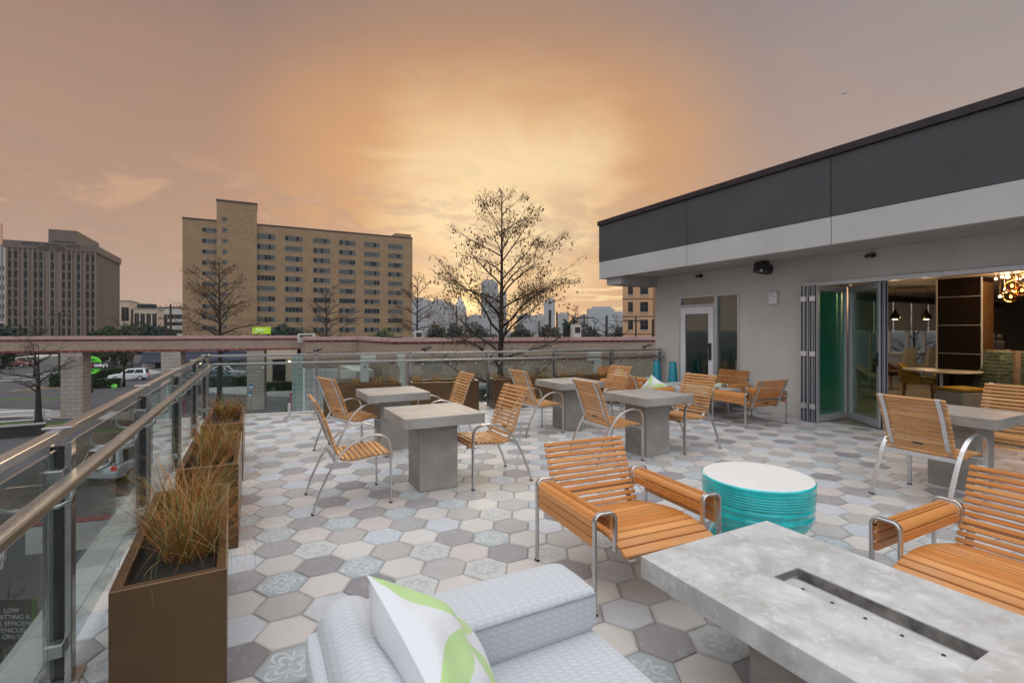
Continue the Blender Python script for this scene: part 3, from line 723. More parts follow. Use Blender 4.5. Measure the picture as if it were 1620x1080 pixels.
for i, (x, y, lab) in enumerate([(1.495, 4.44, 'grey concrete square table, nearest on the left, on a square pedestal'), (1.535, 6.12, 'grey concrete square table behind the near left one, by the bronze planter'),
                                 (4.19, 6.11, 'grey concrete square table farthest back in the middle, beyond the seen-from-behind chair'), (4.16, 4.43, 'grey concrete square table in the middle, nearer row'), (5.87, 2.11, 'grey concrete square table at the right, outside the lounge opening')]):
    o = tb if i == 0 else copy_tree(tb); o.location = (x, y, 0); o['label'] = lab; o.rotation_euler.z = R([0, .8, -.5, .6, 180][i])

L_SEAT = [(.42, .292), (.36, .322), (.25, .348), (.10, .348), (-.06, .325), (-.22, .292), (-.27, .285)]
L_BACK = [(-.285, .30), (-.325, .39), (-.375, .50), (-.42, .60), (-.465, .705)]
def lounge_chair(runner):
    t = thing('lounge_chair', '', 'lounge chair', group='low slatted lounge chairs')
    mb = MB(); P, L = path_pts(L_SEAT, 12)
    for y, z, a in P: slat(mb, (0, y, z + .010), .60, L / 12 - .008, .020, a + math.pi, 0)
    mb.build('seat', M['teak'], t, bevel=.004, seg=1)
    mb = MB(); P, L = path_pts(L_BACK, 12)
    for y, z, a in P: slat(mb, (0, y + .010, z), .62, L / 12 - .012, .020, a, 0)
    mb.build('backrest', M['teak'], t, bevel=.004, seg=1)
    for x in (-.26, .26):
        MB().bar(smooth_poly([(x, y, z - .008) for y, z in L_SEAT], 1), .034, .010).build('side_rail', M['steel'], t)
        MB().bar(smooth_poly([(x, y - .008, z) for y, z in [(-.27, .265)] + L_BACK[:-1] + [(-.466, .700)]], 1), .036, .012).build('back_rail', M['steel'], t)
    MB().bar([(-.41, -.335, .40), (.41, -.335, .40)], .030, .012, (0, 0, 1)).build('rear_bar', M['steel'], t)
    MB().box((0, -.325, .345), (.09, .006, .016), 0, Matrix.Rotation(R(22), 4, 'X')).build('badge', M['black'], t)
    for sg in (-1, 1):
        xo, xi = sg * .425, sg * .300; rr_ = .035
        def hoop(y, low):
            pts = [(xo, y, 0.0), (xo, y, .51 - rr_)] + [(xo - sg * rr_ * (1 - math.cos(a)), y, .51 - rr_ + rr_ * math.sin(a)) for a in (R(22), R(45), R(68))] + [(xo - sg * rr_, y, .51), (xi + sg * rr_, y, .51)]
            pts += [(xi + sg * rr_ * (1 - math.sin(a)), y, .51 - rr_ + rr_ * math.cos(a)) for a in (R(22), R(45), R(68))] + [(xi, y, .51 - rr_), (xi, y, low)]
            return pts
        for y, low in ((.325, .30), (-.325, .36)):
            mb = MB(); mb.bar(hoop(y, low), .030, .014, (0, 1, 0)); h = mb.build('arm_hoop', M['steel'], t, bevel=.003, seg=1)
            MB().box((xo, y, .005), (.018, .034, .010)).build('foot', M['rubber'], h)
        # slats wrapped round the hoop: outer side, rounded shoulders, top, inner side
        mb = MB(); y0, y1 = -.308, .308; ins = .006
        def strip(a, b_):                                # board between two points of the arm section
            a, b_ = Vector((a[0], 0, a[1])), Vector((b_[0], 0, b_[1])); d = (b_ - a).normalized(); nrm = Vector((-d.z, 0, d.x)) * .007
            vs = [(p + e + Vector((0, y, 0))) for y in (y0, y1) for p, e in ((a, nrm), (b_, nrm), (b_, -nrm), (a, -nrm))]
            mb.add(vs, [(0, 1, 2, 3), (7, 6, 5, 4), (0, 4, 5, 1), (1, 5, 6, 2), (2, 6, 7, 3), (3, 7, 4, 0)])
        xs = xo - sg * .010
        for z in (.335, .383, .431): strip((xs, z), (xs, z + .042))
        def shoulder(cx, s2):
            A = [(cx + s2 * .036 * math.cos(a), .462 + .036 * math.sin(a)) for a in [R(q) for q in (0, 18, 36, 54, 72, 90)]]
            vs = []
            for y in (y0, y1):
                for k_, (x_, z_) in enumerate(A): vs.append((x_, y, z_))
                for k_, (x_, z_) in enumerate(A[::-1]):
                    aa = R((0, 18, 36, 54, 72, 90)[5 - k_]); vs.append((x_ - s2 * .012 * math.cos(aa), y, z_ - .012 * math.sin(aa)))
            n = 12; mb.add(vs, [tuple(range(n)), tuple(range(n, 2 * n))[::-1]] + [(i, (i + 1) % n, n + (i + 1) % n, n + i) for i in range(n)])
        shoulder(xo - sg * .042, sg); shoulder(xi + sg * .042, -sg)
        ztop = .494
        w0 = abs(xo - xi) - .084 - .008
        for k_ in range(2):
            a_ = xo - sg * (.046 + k_ * (w0 / 2 + .002)); strip((a_, ztop), (a_ - sg * (w0 / 2 - .004), ztop))
        for z in (.410,): strip((xi + sg * .010, z), (xi + sg * .010, z + .046))
        mb.build('armrest', M['teak'], t, bevel=.002, seg=1)
        if runner: MB().bar([(xo, -.325, .006), (xo, .325, .006)], .030, .010, (1, 0, 0)).build('runner', M['steel'], t)
    return t
l1 = lounge_chair(False)
l1.location = (1.985, 2.31, 0); l1.rotation_euler.z = R(176); l1['label'] = 'low slatted lounge chair in the foreground, between the grey sofa and the turquoise drum table'
l2 = copy_tree(l1); l2.location = (3.10, .925, 0); l2.rotation_euler.z = R(90); l2['label'] = 'low slatted lounge chair at the right edge, its seat tucked behind the near fire table'
l3 = lounge_chair(True)
l3.location = (6.95, 5.13, 0); l3.rotation_euler.z = R(-6); l3['label'] = 'low slatted lounge chair with its back to us at the far fire table, on runners'
for p, a, lab in [((5.92, 6.42), -86, 'low slatted lounge chair left of the far fire table, half hidden by a dining armchair'), ((6.55, 7.62), 186, 'low slatted lounge chair at the far end of the fire table holding a leaf pillow'),
                  ((7.62, 6.25), 93, 'low slatted lounge chair backed against the lounge wall, facing the far fire table')]:
    o = copy_tree(l3); o.location = (*p, 0); o.rotation_euler.z = R(a); o['label'] = lab

def fire_table(name, lab, loc):
    t = thing(name, lab, 'fire table', loc, group='concrete fire tables')
    w_, l_, zt, th_ = .87, 1.39, .45, .094; rx, ry = .082, .306; z0 = zt - th_
    mb = MB()                                            # slab with a slot cut through the middle
    O = [(-w_ / 2, -l_ / 2), (w_ / 2, -l_ / 2), (w_ / 2, l_ / 2), (-w_ / 2, l_ / 2)]; I = [(-rx, -ry), (rx, -ry), (rx, ry), (-rx, ry)]
    vs = [(x, y, zt) for x, y in O] + [(x, y, zt) for x, y in I] + [(x, y, z0) for x, y in O] + [(x, y, z0) for x, y in I]
    fs = []
    for i in range(4):
        j = (i + 1) % 4
        fs += [(i, j, 4 + j, 4 + i), (8 + j, 8 + i, 12 + i, 12 + j), (i, 8 + i, 8 + j, j), (4 + i, 4 + j, 12 + j, 12 + i)]
    mb.add(vs, fs); bm = None
    mb.build('tabletop', M['firetable'], t, bevel=.004)
    MB().box((0, 0, .176), (.42, .64, .352)).build('pedestal', M['table'], t, bevel=.004)
    tr = MB(); tr.lohi((-rx + .003, -ry + .003, z0 + .040), (rx - .003, ry - .003, z0 + .046)); pan = tr.build('burner_pan', M['firetable'], t)
    lid = MB(); lid.lohi((-rx + .003, -ry + .003, z0 + .047), (rx * .50, ry - .003, z0 + .060)); lid.build('pan_step', M['firetable'], pan, bevel=.002)
    h = MB()
    for k_ in range(5): h.lathe([(.006, 0), (.006, .002)], 10, (rx * .0 - .012, -ry + .08 + k_ * .113, z0 + .0605))
    ln = MB(); ln.lohi((rx - .0025, -ry + .003, z0 + .047), (rx - .0005, ry - .003, zt - .006)); ln.lohi((-rx + .003, ry - .0025, z0 + .062), (rx - .003, ry - .0005, zt - .006)); ln.build('slot_plate', plain('dark metal plate', (.20, .19, .18), .45, .5, .5, 14), pan)  # darker metal plates on two of the slot's walls
    h.build('burner_port', M['black'], pan)
    return t
f1 = fire_table('fire_table', 'large concrete fire table in the right foreground with a slot in its top', (1.957, .967, 0))
f2 = copy_tree(f1); f2.location = (6.94, 6.28, 0); f2['label'] = 'far concrete fire table among lounge chairs by the lounge wall'

# turquoise ceramic drum
dr = thing('drum_table', 'turquoise glazed ceramic drum table with a cream top', 'side table', (3.05, 2.19, 0))
prof = [(.300, 0), (.318, .010), (.316, .030), (.296, .065), (.278, .095), (.272, .115), (.280, .135), (.306, .158), (.326, .185), (.334, .212), (.335, .228), (.343, .236), (.344, .248), (.336, .256), (.336, .280), (.345, .289), (.346, .302), (.338, .312)]
z = .322
for k_ in range(6):
    prof += [(.3385 + .001 * k_, z), (.3462 + .001 * k_, z + .005), (.3462 + .001 * k_, z + .011)]; z += .0168
prof += [(.346, .430), (.353, .442), (.353, .453), (.347, .459)]
MB().lathe(prof, 72).build('body', M['turq'], dr, smooth=True)
MB().lathe([(.344, .450), (.3435, .4592), (.34, .461), (.20, .461)], 72).build('top', M['cream_top'], dr, smooth=False)
for (x, y, lab) in ((7.52, 7.72, 'tall tapered turquoise lantern at the end of the far railing, left one'), (7.55, 7.30, 'tall tapered turquoise lantern against the lounge wall, right one')):
    t = thing('tapered_lantern', lab, 'lantern', (x, y, 0)); MB().lathe([(.125, 0), (.125, .01), (.068, .80), (.064, .806)], 24).build('body', M['turq_matte'], t, smooth=True)
    MB().lathe([(.058, .806), (.058, .812)], 24).build('lid', M['turq_matte'], t)

# grey chaise sofa
so_ = thing('outdoor_sofa', 'pale grey woven outdoor sofa in the foreground corner', 'sofa', (0, 0, 0))
mb = MB(); rounded_box(mb, (.715, .93, .285), (.77, 1.20, .19), .045, 12, .010); mb.build('seat_cushion', M['fabric'], so_, smooth=True)
mb = MB(); mb.lohi((.14, .33, .03), (1.08, 1.52, .185)); mb.build('base', M['fabric'], so_, bevel=.02)
mb = MB(); rounded_box(mb, (.735, 1.535, .452), (.72, .26, .155), .035, 12, .012); ar = mb.build('arm_bolster', M['fabric'], so_, smooth=True)
sm = MB()
sm.tube([(.395, 1.404, .512), (.45, 1.400, .5165), (.735, 1.396, .519), (1.03, 1.400, .5165), (1.080, 1.406, .512)], .0035, 6)
sm.tube([(1.088, 1.425, .511), (1.093, 1.535, .516), (1.088, 1.65, .511)], .0035, 6); sm.build('piping', M['seam'], ar)
MB().lohi((.38, 1.40, .05), (1.08, 1.66, .37)).build('arm_base', M['fabric'], so_, bevel=.02)
mb = MB(); rounded_box(mb, (.255, .92, .50), (.165, 1.24, .36), .075, 12, .012, Matrix.Rotation(R(-9), 3, 'Y')); mb.build('back_cushion', M['fabric'], so_, smooth=True)
mb = MB(); rounded_box(mb, (.172, .88, .40), (.07, 1.20, .43), .03, 10, .006, Matrix.Rotation(R(-5), 3, 'Y')); mb.build('back_frame', M['fabric'], so_, smooth=True)

def pillow(name, lab, loc, rot, s_=.23, th_=.085, grp='white pillows with green leaves'):
    mb = MB(); n = 22; uvs = []
    for sg in (1, -1):
        vs, tt = [], []
        for i in range(n + 1):
            for j in range(n + 1):
                u, v = -1 + 2 * i / n, -1 + 2 * j / n
                h = (max(0, 1 - abs(u) ** 2.6) ** .55) * (max(0, 1 - abs(v) ** 2.6) ** .55)
                px_ = u * (1 - .07 * (1 - v * v)); py_ = v * (1 - .07 * (1 - u * u))
                wr = .010 * math.sin(5 * u + 3 * v * v) * h + .008 * math.sin(7 * v - 2 * u) * h
                vs.append((px_ * s_, py_ * s_, sg * (th_ * h) + wr)); tt.append((u, v))
        fs = []
        for i in range(n):
            for j in range(n):
                a = i * (n + 1) + j; f = (a, a + n + 1, a + n + 2, a + 1); f = f if sg > 0 else f[::-1]
                fs.append(f); uvs += [tt[q] if sg > 0 else (0, 0) for q in f]
        mb.add(vs, fs)
    mb.uv = uvs
    o = mb.build(name, M['pillow'], smooth=True); o.location = loc; o.rotation_euler = rot
    return tag(o, lab, 'pillow', grp)
def orient(nrm, up):                                     # rotation whose local +Z is nrm and local +X+Y diagonal is up
    n = Vector(nrm).normalized(); u = Vector(up); u = (u - n * u.dot(n)).normalized(); v = n.cross(u); u, v = (u - v).normalized(), (u + v).normalized()
    return Matrix((u, v, n)).transposed().to_euler()
def frame(u, n):
    u, n = Vector(u), Vector(n).normalized(); u = (u - n * u.dot(n)).normalized(); return Matrix((u, n.cross(u), n)).transposed().to_euler()
pillow('throw_pillow', 'white pillow with green leaf shapes leaning in the foreground sofa', (.4175, 1.19, .615), frame((-.25, .93, .27), (.76, -.08, .64)), .198)
pillow('throw_pillow', 'white pillow with a green leaf leaning back in the farthest lounge chair', (6.38, 7.50, .50), orient((-.2, -.9, .45), (.0, .35, .9)), .20, .06)
pillow('throw_pillow', 'plain white side of a pillow lying low beside the left lounge chair arm', (6.03, 6.30, .46), orient((-.9, -.25, .5), (-.2, .2, .9)), .19, .06)
pillow('throw_pillow', 'white pillow lying flat on the lounge chair against the wall', (7.55, 6.2, .40), orient((-.15, -.05, .98), (1, .3, 0)), .20, .06)

# ------------------------------------------------------------------ planters and grasses
def planter(lab, loc, rz, L, W, H, wave=0.0, flip=1):
    t = thing('planter', lab, 'planter', loc, rz, group='bronze metal planters')
    n = 25 if wave else 2
    fr = [(-L / 2 + L * i / (n - 1), -W / 2 + (wave * flip * (1 - (2 * i / (n - 1) - 1) ** 2))) for i in range(n)]
    outer = fr + [(L / 2, W / 2), (-L / 2, W / 2)]
    lip = .034
    fi = [(max(-L / 2 + lip, min(L / 2 - lip, x)), y + lip) for x, y in fr]
    inner = fi + [(L / 2 - lip, W / 2 - lip), (-L / 2 + lip, W / 2 - lip)]
    m_ = len(outer); mb = MB()
    vs = [(x, y, 0) for x, y in outer] + [(x, y, H) for x, y in outer] + [(x, y, H) for x, y in inner] + [(x, y, H - .09) for x, y in inner]
    fs = []
    for i in range(m_):
        j = (i + 1) % m_
        fs += [(i, j, m_ + j, m_ + i), (m_ + i, m_ + j, 2 * m_ + j, 2 * m_ + i), (2 * m_ + i, 2 * m_ + j, 3 * m_ + j, 3 * m_ + i)]
    fs.append(tuple(range(m_))[::-1]); mb.add(vs, fs); mb.build('shell', M['planter'], t, bevel=.003, seg=1)
    s2 = MB(); s2.add([(x, y, H - .06) for x, y in inner], [tuple(range(m_))]); s2.build('soil', M['soil'], t)
    return t
def grass_clump(name, lab, loc, n, hgt, spread, rad, seed, grp, wdt=.0032):
    rn = random.Random(seed); mb = MB()
    for i in range(n):
        a = rn.uniform(0, 2 * math.pi); r0 = rad * math.sqrt(rn.random()); b = a + rn.gauss(0, .8)
        wisp = rn.random() < .34
        L = hgt * (rn.uniform(1.15, 2.0) if wisp else rn.uniform(.55, 1.25))
        tilt = abs(rn.gauss(0, .34)) * spread + (.25 if wisp else .05); turn = rn.uniform(.5, 1.9) * (1.25 if wisp else .6)   # how far the blade bends over
        p = Vector((r0 * math.cos(a), r0 * math.sin(a), 0)); b0 = len(mb.v); w_ = wdt * rn.uniform(.55, 1.25) * (.75 if wisp else 1); N = 8 if wisp else 6; az = b; tw = rn.gauss(0, .16); kink = rn.choice((2, 3, 4)) if rn.random() < .13 else 0
        for q in range(N + 1):
            t = q / N; th = tilt + turn * t ** 1.6; d = Vector((math.sin(th) * math.cos(az), math.sin(th) * math.sin(az), math.cos(th)))
            s_ = Vector((-math.sin(az), math.cos(az), 0)); ww = w_ * (1 - t) ** .55 + .0005
            mb.v += [tuple(p - s_ * ww / 2), tuple(p + s_ * ww / 2)]
            p = p + d * (L / N); az += tw
            if kink and q == kink: tilt += rn.uniform(.7, 1.5)
        for q in range(N): mb.f.append((b0 + 2 * q, b0 + 2 * q + 1, b0 + 2 * q + 3, b0 + 2 * q + 2)); mb.m.append(0)
    o = mb.build(name, M['grass']); o.location = loc
    return tag(o, lab, 'grass plant', grp)
side_names = ['nearest left', 'second left', 'farthest left']
for i, (y0, y1) in enumerate(((2.11, 3.31), (3.75, 4.95), (5.39, 6.59))):
    planter('bronze rectangular planter of brown grass along the left railing, ' + ['nearest to us', 'second of three', 'farthest from us'][i], (-.262 - (.020 if i == 0 else 0), (y0 + y1) / 2, 0), R(2.0) if i == 0 else 0, .347, y1 - y0, .563)
    for k_, f in enumerate(((.30, .68), (.32, .74), (.58,))[i]):
        grass_clump('grass_clump', 'brown feathery grass in the %s planter along the railing, %s' % (side_names[i], ('front clump', 'rear clump')[k_]), (-.262 + (.02, -.03)[k_], y0 + (y1 - y0) * f, .50), (520, 420, 420)[i], (.285, .235, .25)[i], 1.15, .09, 11 + i * 7 + k_, 'grasses in the left planters', (.0024, .0030, .0036)[i])
ra = math.atan2(bd.y, bd.x)
backp = [(1.72, .02, .55, 1.25, .13, 1, 'curved bronze planter behind the far left square table'), (3.12, 0, .55, 1.20, .10, -1, 'curved bronze planter to the right of the far left square table'), (4.62, 0, .55, 1.20, .10, 1, 'curved bronze planter behind the far middle dining chair'), (6.02, 0, .55, 1.20, .12, 1, 'curved bronze planter at the lounge end of the far railing')]
for i, (s_, o_, H, L, wv, fl, lab) in enumerate(backp):
    c0 = A0 + bd * (s_ + .75) - bn * (.44 + o_); planter(lab, c0, ra, L, .42, H, wv, fl)
    for k_, f in enumerate((-.4, -.1, .2, .42)):
        p = c0 + bd * (f * L) + bn * .10; grass_clump('grass_clump', 'short grass tuft %s of the planter %s' % (('at the left end', 'left of the middle', 'right of the middle', 'at the right end')[k_], ('behind the far left table', 'right of the far left table', 'behind the far middle chair', 'at the lounge end')[i]), (p.x, p.y, H - .06), 120, .15, .7, .06, 60 + i * 5 + k_, 'short grasses in the far planters', .005)
# ------------------------------------------------------------------ things inside the lounge
mus = plain('mustard upholstery', (.30, .20, .025), .8, 0, .1, 6); greyup = plain('grey upholstery', (.32, .31, .28), .85, 0, .1, 6); brownup = plain('dark brown leather', (.035, .014, .010), .5, 0, .2, 6)
oak = plain('pale oak legs', (.32, .19, .08), .5); ttop = plain('pale stone table top', (.50, .46, .40), .2, 0, .06, 3)
def tub_chair(lab, loc, rz, mat, grp, k=1.0):
    t = thing('tub_chair', lab, 'chair', loc, rz, grp)
    mb = MB(); rounded_box(mb, (0, .02, .40), (.56, .56, .13), .05, 6); mb.build('seat', mat, t, smooth=True)
    mb = MB(); n = 16; vs = []
    for i in range(n + 1):
        a = R(-20) - R(140) * 0 + R(200) * i / n + math.pi - R(0); a = math.pi - R(10) + R(200) * i / n
        h = .48 + .28 * math.sin(math.pi * i / n) ** 1.2
        for rr_, z in ((.27, .34), (.31, .34), (.345, h), (.295, h)): vs.append((rr_ * math.cos(a), rr_ * math.sin(a) + .02, z))
    fs = [(i * 4 + q, i * 4 + (q + 1) % 4, i * 4 + 4 + (q + 1) % 4, i * 4 + 4 + q) for i in range(n) for q in range(4)] + [(0, 1, 2, 3), (n * 4 + 3, n * 4 + 2, n * 4 + 1, n * 4)]
    mb.add(vs, fs); mb.build('backrest', mat, t, smooth=False, bevel=.012)
    for x in (-.22, .22):
        for y in (-.2, .24): MB().tube([(x, y, .34), (x * 1.15, y * 1.1, 0)], [.022, .014], 8).build('leg', oak, t)
    return t
p = gnd(1450, 10.4); tub_chair('mustard tub chair just inside the opening, left of the pale table leg', (p.x, p.y, 0), R(200), mus, 'mustard tub chairs in the lounge')
p = gnd(1512, 11.0); tub_chair('mustard tub chair behind the pale table, seen through its legs', (p.x, p.y, 0), R(60), mus, 'mustard tub chairs in the lounge')
p = gnd(1545, 12.0); tub_chair('mustard tub chair farthest back, in front of the bronze column', (p.x, p.y, 0), R(100), mus, 'mustard tub chairs in the lounge')
p = gnd(1404, 12.3); tub_chair('dark brown tub chair beside the open folding leaf', (p.x, p.y, 0), R(170), brownup, 'brown tub chairs in the lounge')
p = gnd(1372, 11.0); tub_chair('grey green tub chair seen through the open folding leaf', (p.x, p.y, 0), R(195), greyup, 'grey tub chairs in the lounge')
def side_chair(lab, loc, rz):
    t = thing('upholstered_chair', lab, 'chair', loc, rz, 'grey upholstered chairs by the lounge windows')
    mb = MB(); rounded_box(mb, (0, 0, .46), (.48, .48, .11), .04, 6); mb.build('seat', greyup, t, smooth=True)
    mb = MB(); rounded_box(mb, (0, -.22, .72), (.43, .09, .52), .03, 6, 0, Matrix.Rotation(R(8), 3, 'X')); mb.build('backrest', greyup, t, smooth=True)
    for x in (-.2, .2):
        for y in (-.2, .2): MB().tube([(x, y, .42), (x * 1.05, y * 1.05, 0)], [.02, .015], 6).build('leg', oak, t)
for px, lab in ((1427, 'grey square-backed chair by the lounge windows, left of its twin'), (1464, 'grey square-backed chair by the lounge windows, beside the dark column')):
    p = gnd(px, 14.0); side_chair(lab, (p.x, p.y, 0), R(-18))
def pedestal_table(lab, loc, rad, h, leg):
    t = thing('pedestal_table', lab, 'table', loc, 0, 'pale tables in the lounge')
    MB().lathe([(rad * .96, h - .04), (rad, h - .03), (rad, h - .006), (rad * .985, h)], 40).build('tabletop', ttop, t)
    MB().tube([(0, 0, .01), (0, 0, h - .04)], .03, 12).build('leg', leg, t, smooth=True)
    MB().lathe([(.22, 0), (.22, .012), (.03, .03)], 24).build('foot', leg, t)
p = gnd(1489, 9.9); pedestal_table('round pale table on one white leg just inside the opening', (p.x, p.y, 0), .62, .66, M['white_paint'])
p = gnd(1532, 10.6); pedestal_table('round pale table behind the first, nearer the column', (p.x, p.y, 0), .55, .68, M['alu'])
p = gnd(1448, 15.4); t = thing('window_table', 'long pale table along the lounge windows behind the grey chairs', 'table', (p.x, p.y, 0), R(0)); MB().box((0, 0, .74), (2.4, .7, .05)).build('tabletop', ttop, t)
for x in (-1.0, 1.0): MB().box((x, 0, .357), (.08, .5, .714)).build('leg', M['alu'], t)
p = gnd(1524, 9.0); t = thing('ottoman', 'grey upholstered bench with a mustard top inside the opening', 'ottoman', (p.x, p.y, 0), R(-20))
MB().box((0, 0, .17), (.62, .5, .34)).build('base', greyup, t, bevel=.02); mb = MB(); rounded_box(mb, (0, 0, .375), (.62, .5, .07), .025, 6); mb.build('cushion', mus, t, smooth=True)
m, b = newmat('green striped upholstery'); z = sepxyz(coords('Object'))[2]; wv = noise(mapping(coords('Object'), (3, 3, 16)), 2.2, 3)
setp(b, col=mixc(smooth(((z * 15 + wv * 2).fract()), .35, .6), (.018, .028, .020), (.085, .11, .075)), rough=.85)
bo = thing('booth_seat', 'high backed booth with dark green striped fabric and a tan centre post', 'booth', at(1604, HZ + 1.45 * F / 9.2, 9.2), R(-28))
for sg in (-1, 1):
    mb = MB(); vs = []; n = 12
    for i in range(n + 1):
        f = i / n; zz = 1.06 * f; off = .36 - .17 * f ** 1.5
        for x_, y_ in ((.05, -.05), (.05 + off, -.05), (.05 + off, .5), (.05, .5)): vs.append((sg * x_, y_, zz))
    fs = [(i * 4 + q, i * 4 + (q + 1) % 4, i * 4 + 4 + (q + 1) % 4, i * 4 + 4 + q) for i in range(n) for q in range(4)] + [(0, 3, 2, 1), (n * 4, n * 4 + 1, n * 4 + 2, n * 4 + 3)]
    if sg < 0: fs = [f[::-1] for f in fs]
    mb.add(vs, fs); mb.build('backrest', m, bo, bevel=.03)
MB().box((0, .2, .535), (.094, .56, 1.07)).build('post', plain('tan booth post', (.20, .14, .10), .7), bo)
# pendants and the bubble chandelier give the room its warm light
lampm = plain('lit bulb', (1, .8, .5), .4, 0, 0, 1, em=(1, .62, .26), es=12)
def lamp_light(parent, loc, watts, col=(1, .68, .38), rad=.06):
    l = bpy.data.lights.new('bulb_light', 'POINT'); l.energy = watts; l.color = col; l.shadow_soft_size = rad
    o = bpy.data.objects.new('bulb_light', l); C.objects.link(o); o.parent = parent; o.location = loc
for px, lab in ((1416, 'dark bell pendant lamp by the lounge windows, nearer the folding leaf'), (1465.5, 'dark bell pendant lamp by the lounge windows, nearer the column')):
    p = at(px, 505, 12.0); t = thing('pendant_lamp', lab, 'lamp', p, 0, 'bell pendants in the lounge')
    MB().lathe([(.075, 0), (.105, .03), (.105, .07), (.08, .12), (.045, .16), (.025, .22), (.012, .26)], 20).build('shade', plain('blackened metal shade', (.03, .025, .02), .35, .8), t, smooth=True)
    MB().tube([(0, 0, .25), (0, 0, 2.50 - p.z)], .005, 5).build('cord', M['black'], t)
    MB().lathe([(.055, -.004), (.06, .01), (.03, .03)], 12).build('bulb', lampm, t); lamp_light(t, (0, 0, -.05), 30)
chs = thing('bubble_chandelier', 'cluster chandelier of glowing amber glass bubbles at the right edge', 'chandelier', at(1606, 436, 8.6))
base_ = at(1606, 436, 8.6); rn = random.Random(5)
for px, py, d, rd, lit in [(1601, 452, 8.4, .095, 1), (1608, 440, 8.8, .085, 1), (1617, 459, 8.3, .095, 1), (1599, 469, 8.5, .10, 1), (1589, 463, 8.8, .055, 0), (1607, 463, 8.7, .05, 0), (1582, 469, 8.6, .022, 1), (1575.5, 441, 8.9, .020, 1), (1594, 438, 9.0, .03, 0), (1585, 438, 9.0, .025, 0), (1620, 436, 8.5, .05, 1), (1632, 450, 8.4, .10, 1), (1645, 440, 8.7, .09, 1), (1638, 468, 8.5, .08, 0)]:
    q = at(px, py, d) - base_
    g_ = MB(); prof = [(rd * math.sin(a), q.z - rd * math.cos(a)) for a in [math.pi * k_ / 14 for k_ in range(1, 14)]]
    gm = g_.lathe(prof, 20, (q.x, q.y, 0)).build('globe', M['amber'] if rd > .03 else lampm, chs, smooth=True)
    if lit and rd > .03: MB().lathe([(.004, -.03), (.016, -.015), (.018, 0), (.012, .02), (.004, .03)], 10, tuple(q)).build('bulb', lampm, gm, smooth=True)
    MB().tube([(q.x, q.y, q.z + rd * .98), (q.x, q.y, 2.50 - base_.z)], .004, 5).build('stem', M['steel'], chs)
MB().box((0, 0, 2.485 - base_.z), (.9, .5, .028)).build('canopy_plate', M['steel'], chs)
lamp_light(chs, (0, 0, -.25), 85); lamp_light(chs, (.25, -.3, -.15), 60)
# seated woman beyond the booth
def person():
    p = at(1580, HZ + 1.45 * F / 10.6, 10.6)
    t = thing('person', 'person with long dark hair in a dark and pale top, seated beyond the booth', 'person', p, R(-62))
    me = bpy.data.meshes.new('body'); V = [(0, 0, .52), (0, .0, .70), (0, -.01, .92), (0, 0, 1.06), (0, .015, 1.13), (0, .02, 1.20), (0, .03, 1.29), (0, .02, 1.37),
         (.16, 0, 1.03), (.21, .04, .80), (.16, .24, .72), (-.16, 0, 1.03), (-.21, .04, .80), (-.16, .24, .72), (.10, .05, .50), (.12, .42, .52), (.12, .44, .12), (-.10, .05, .50), (-.12, .42, .52), (-.12, .44, .12), (.12, .56, .06), (-.12, .56, .06), (0, .115, 1.27)]
    Ed = [(0, 1), (1, 2), (2, 3), (3, 4), (4, 5), (5, 6), (6, 7), (3, 8), (8, 9), (9, 10), (3, 11), (11, 12), (12, 13), (0, 14), (14, 15), (15, 16), (0, 17), (17, 18), (18, 19), (16, 20), (19, 21), (6, 22)]
    rad = [.15, .135, .15, .11, .05, .05, .085, .07, .06, .045, .03, .06, .045, .03, .085, .06, .04, .085, .06, .04, .035, .035, .018]
    me.from_pydata(V, Ed, []); o = bpy.data.objects.new('body', me); C.objects.link(o); o.parent = t
    sk = o.modifiers.new('skin', 'SKIN'); o.modifiers.new('sub', 'SUBSURF').levels = 2; o.modifiers['sub'].render_levels = 2
    for q, r_ in zip(me.skin_vertices[0].data, rad): q.radius = (r_, r_ * .8)
    me.skin_vertices[0].data[0].use_root = True
    m, b = newmat('skin and dark clothes'); z = sepxyz(coords('Object'))[2]; setp(b, col=mixc((z > 1.11), (.016, .015, .02), (.20, .10, .065)), rough=.6); me.materials.append(m)
    mb = MB(); rounded_box(mb, (0, -.035, 1.30), (.22, .20, .24), .09, 8); rounded_box(mb, (0, -.10, 1.12), (.20, .09, .26), .04, 8); mb.build('hair', plain('black hair', (.008, .007, .008), .45), t, smooth=True)
    mb = MB()
    for sg in (-1, 1): rounded_box(mb, (sg * .10, -.125, .97), (.13, .05, .15), .022, 6)
    mb.build('pale_panel', plain('pale blouse panel', (.42, .30, .22), .8), t, smooth=True)
    fa = MB()
    for sg in (-1, 1): fa.lathe([(.002, -.008), (.011, 0), (.002, .008)], 8, (sg * .034, .103, 1.305))
    fa.build('eye', M['black'], t); MB().box((0, .107, 1.235), (.05, .012, .012)).build('mouth', plain('lips', (.22, .06, .05), .5), t, bevel=.003)
    hn = MB()
    for sg in (-1, 1):
        for k_ in range(4): hn.tube([(sg * .15 + (k_ - 1.5) * .018, .27, .72), (sg * .14 + (k_ - 1.5) * .019, .32, .715), (sg * .13 + (k_ - 1.5) * .018, .35 - abs(k_ - 1.4) * .008, .70)], [.009, .0085, .006], 6)
        hn.tube([(sg * .12, .25, .72), (sg * .09, .285, .715)], [.010, .007], 6)
    hn.build('fingers', plain('skin', (.20, .10, .065), .5), t, smooth=True)
    return t
person()

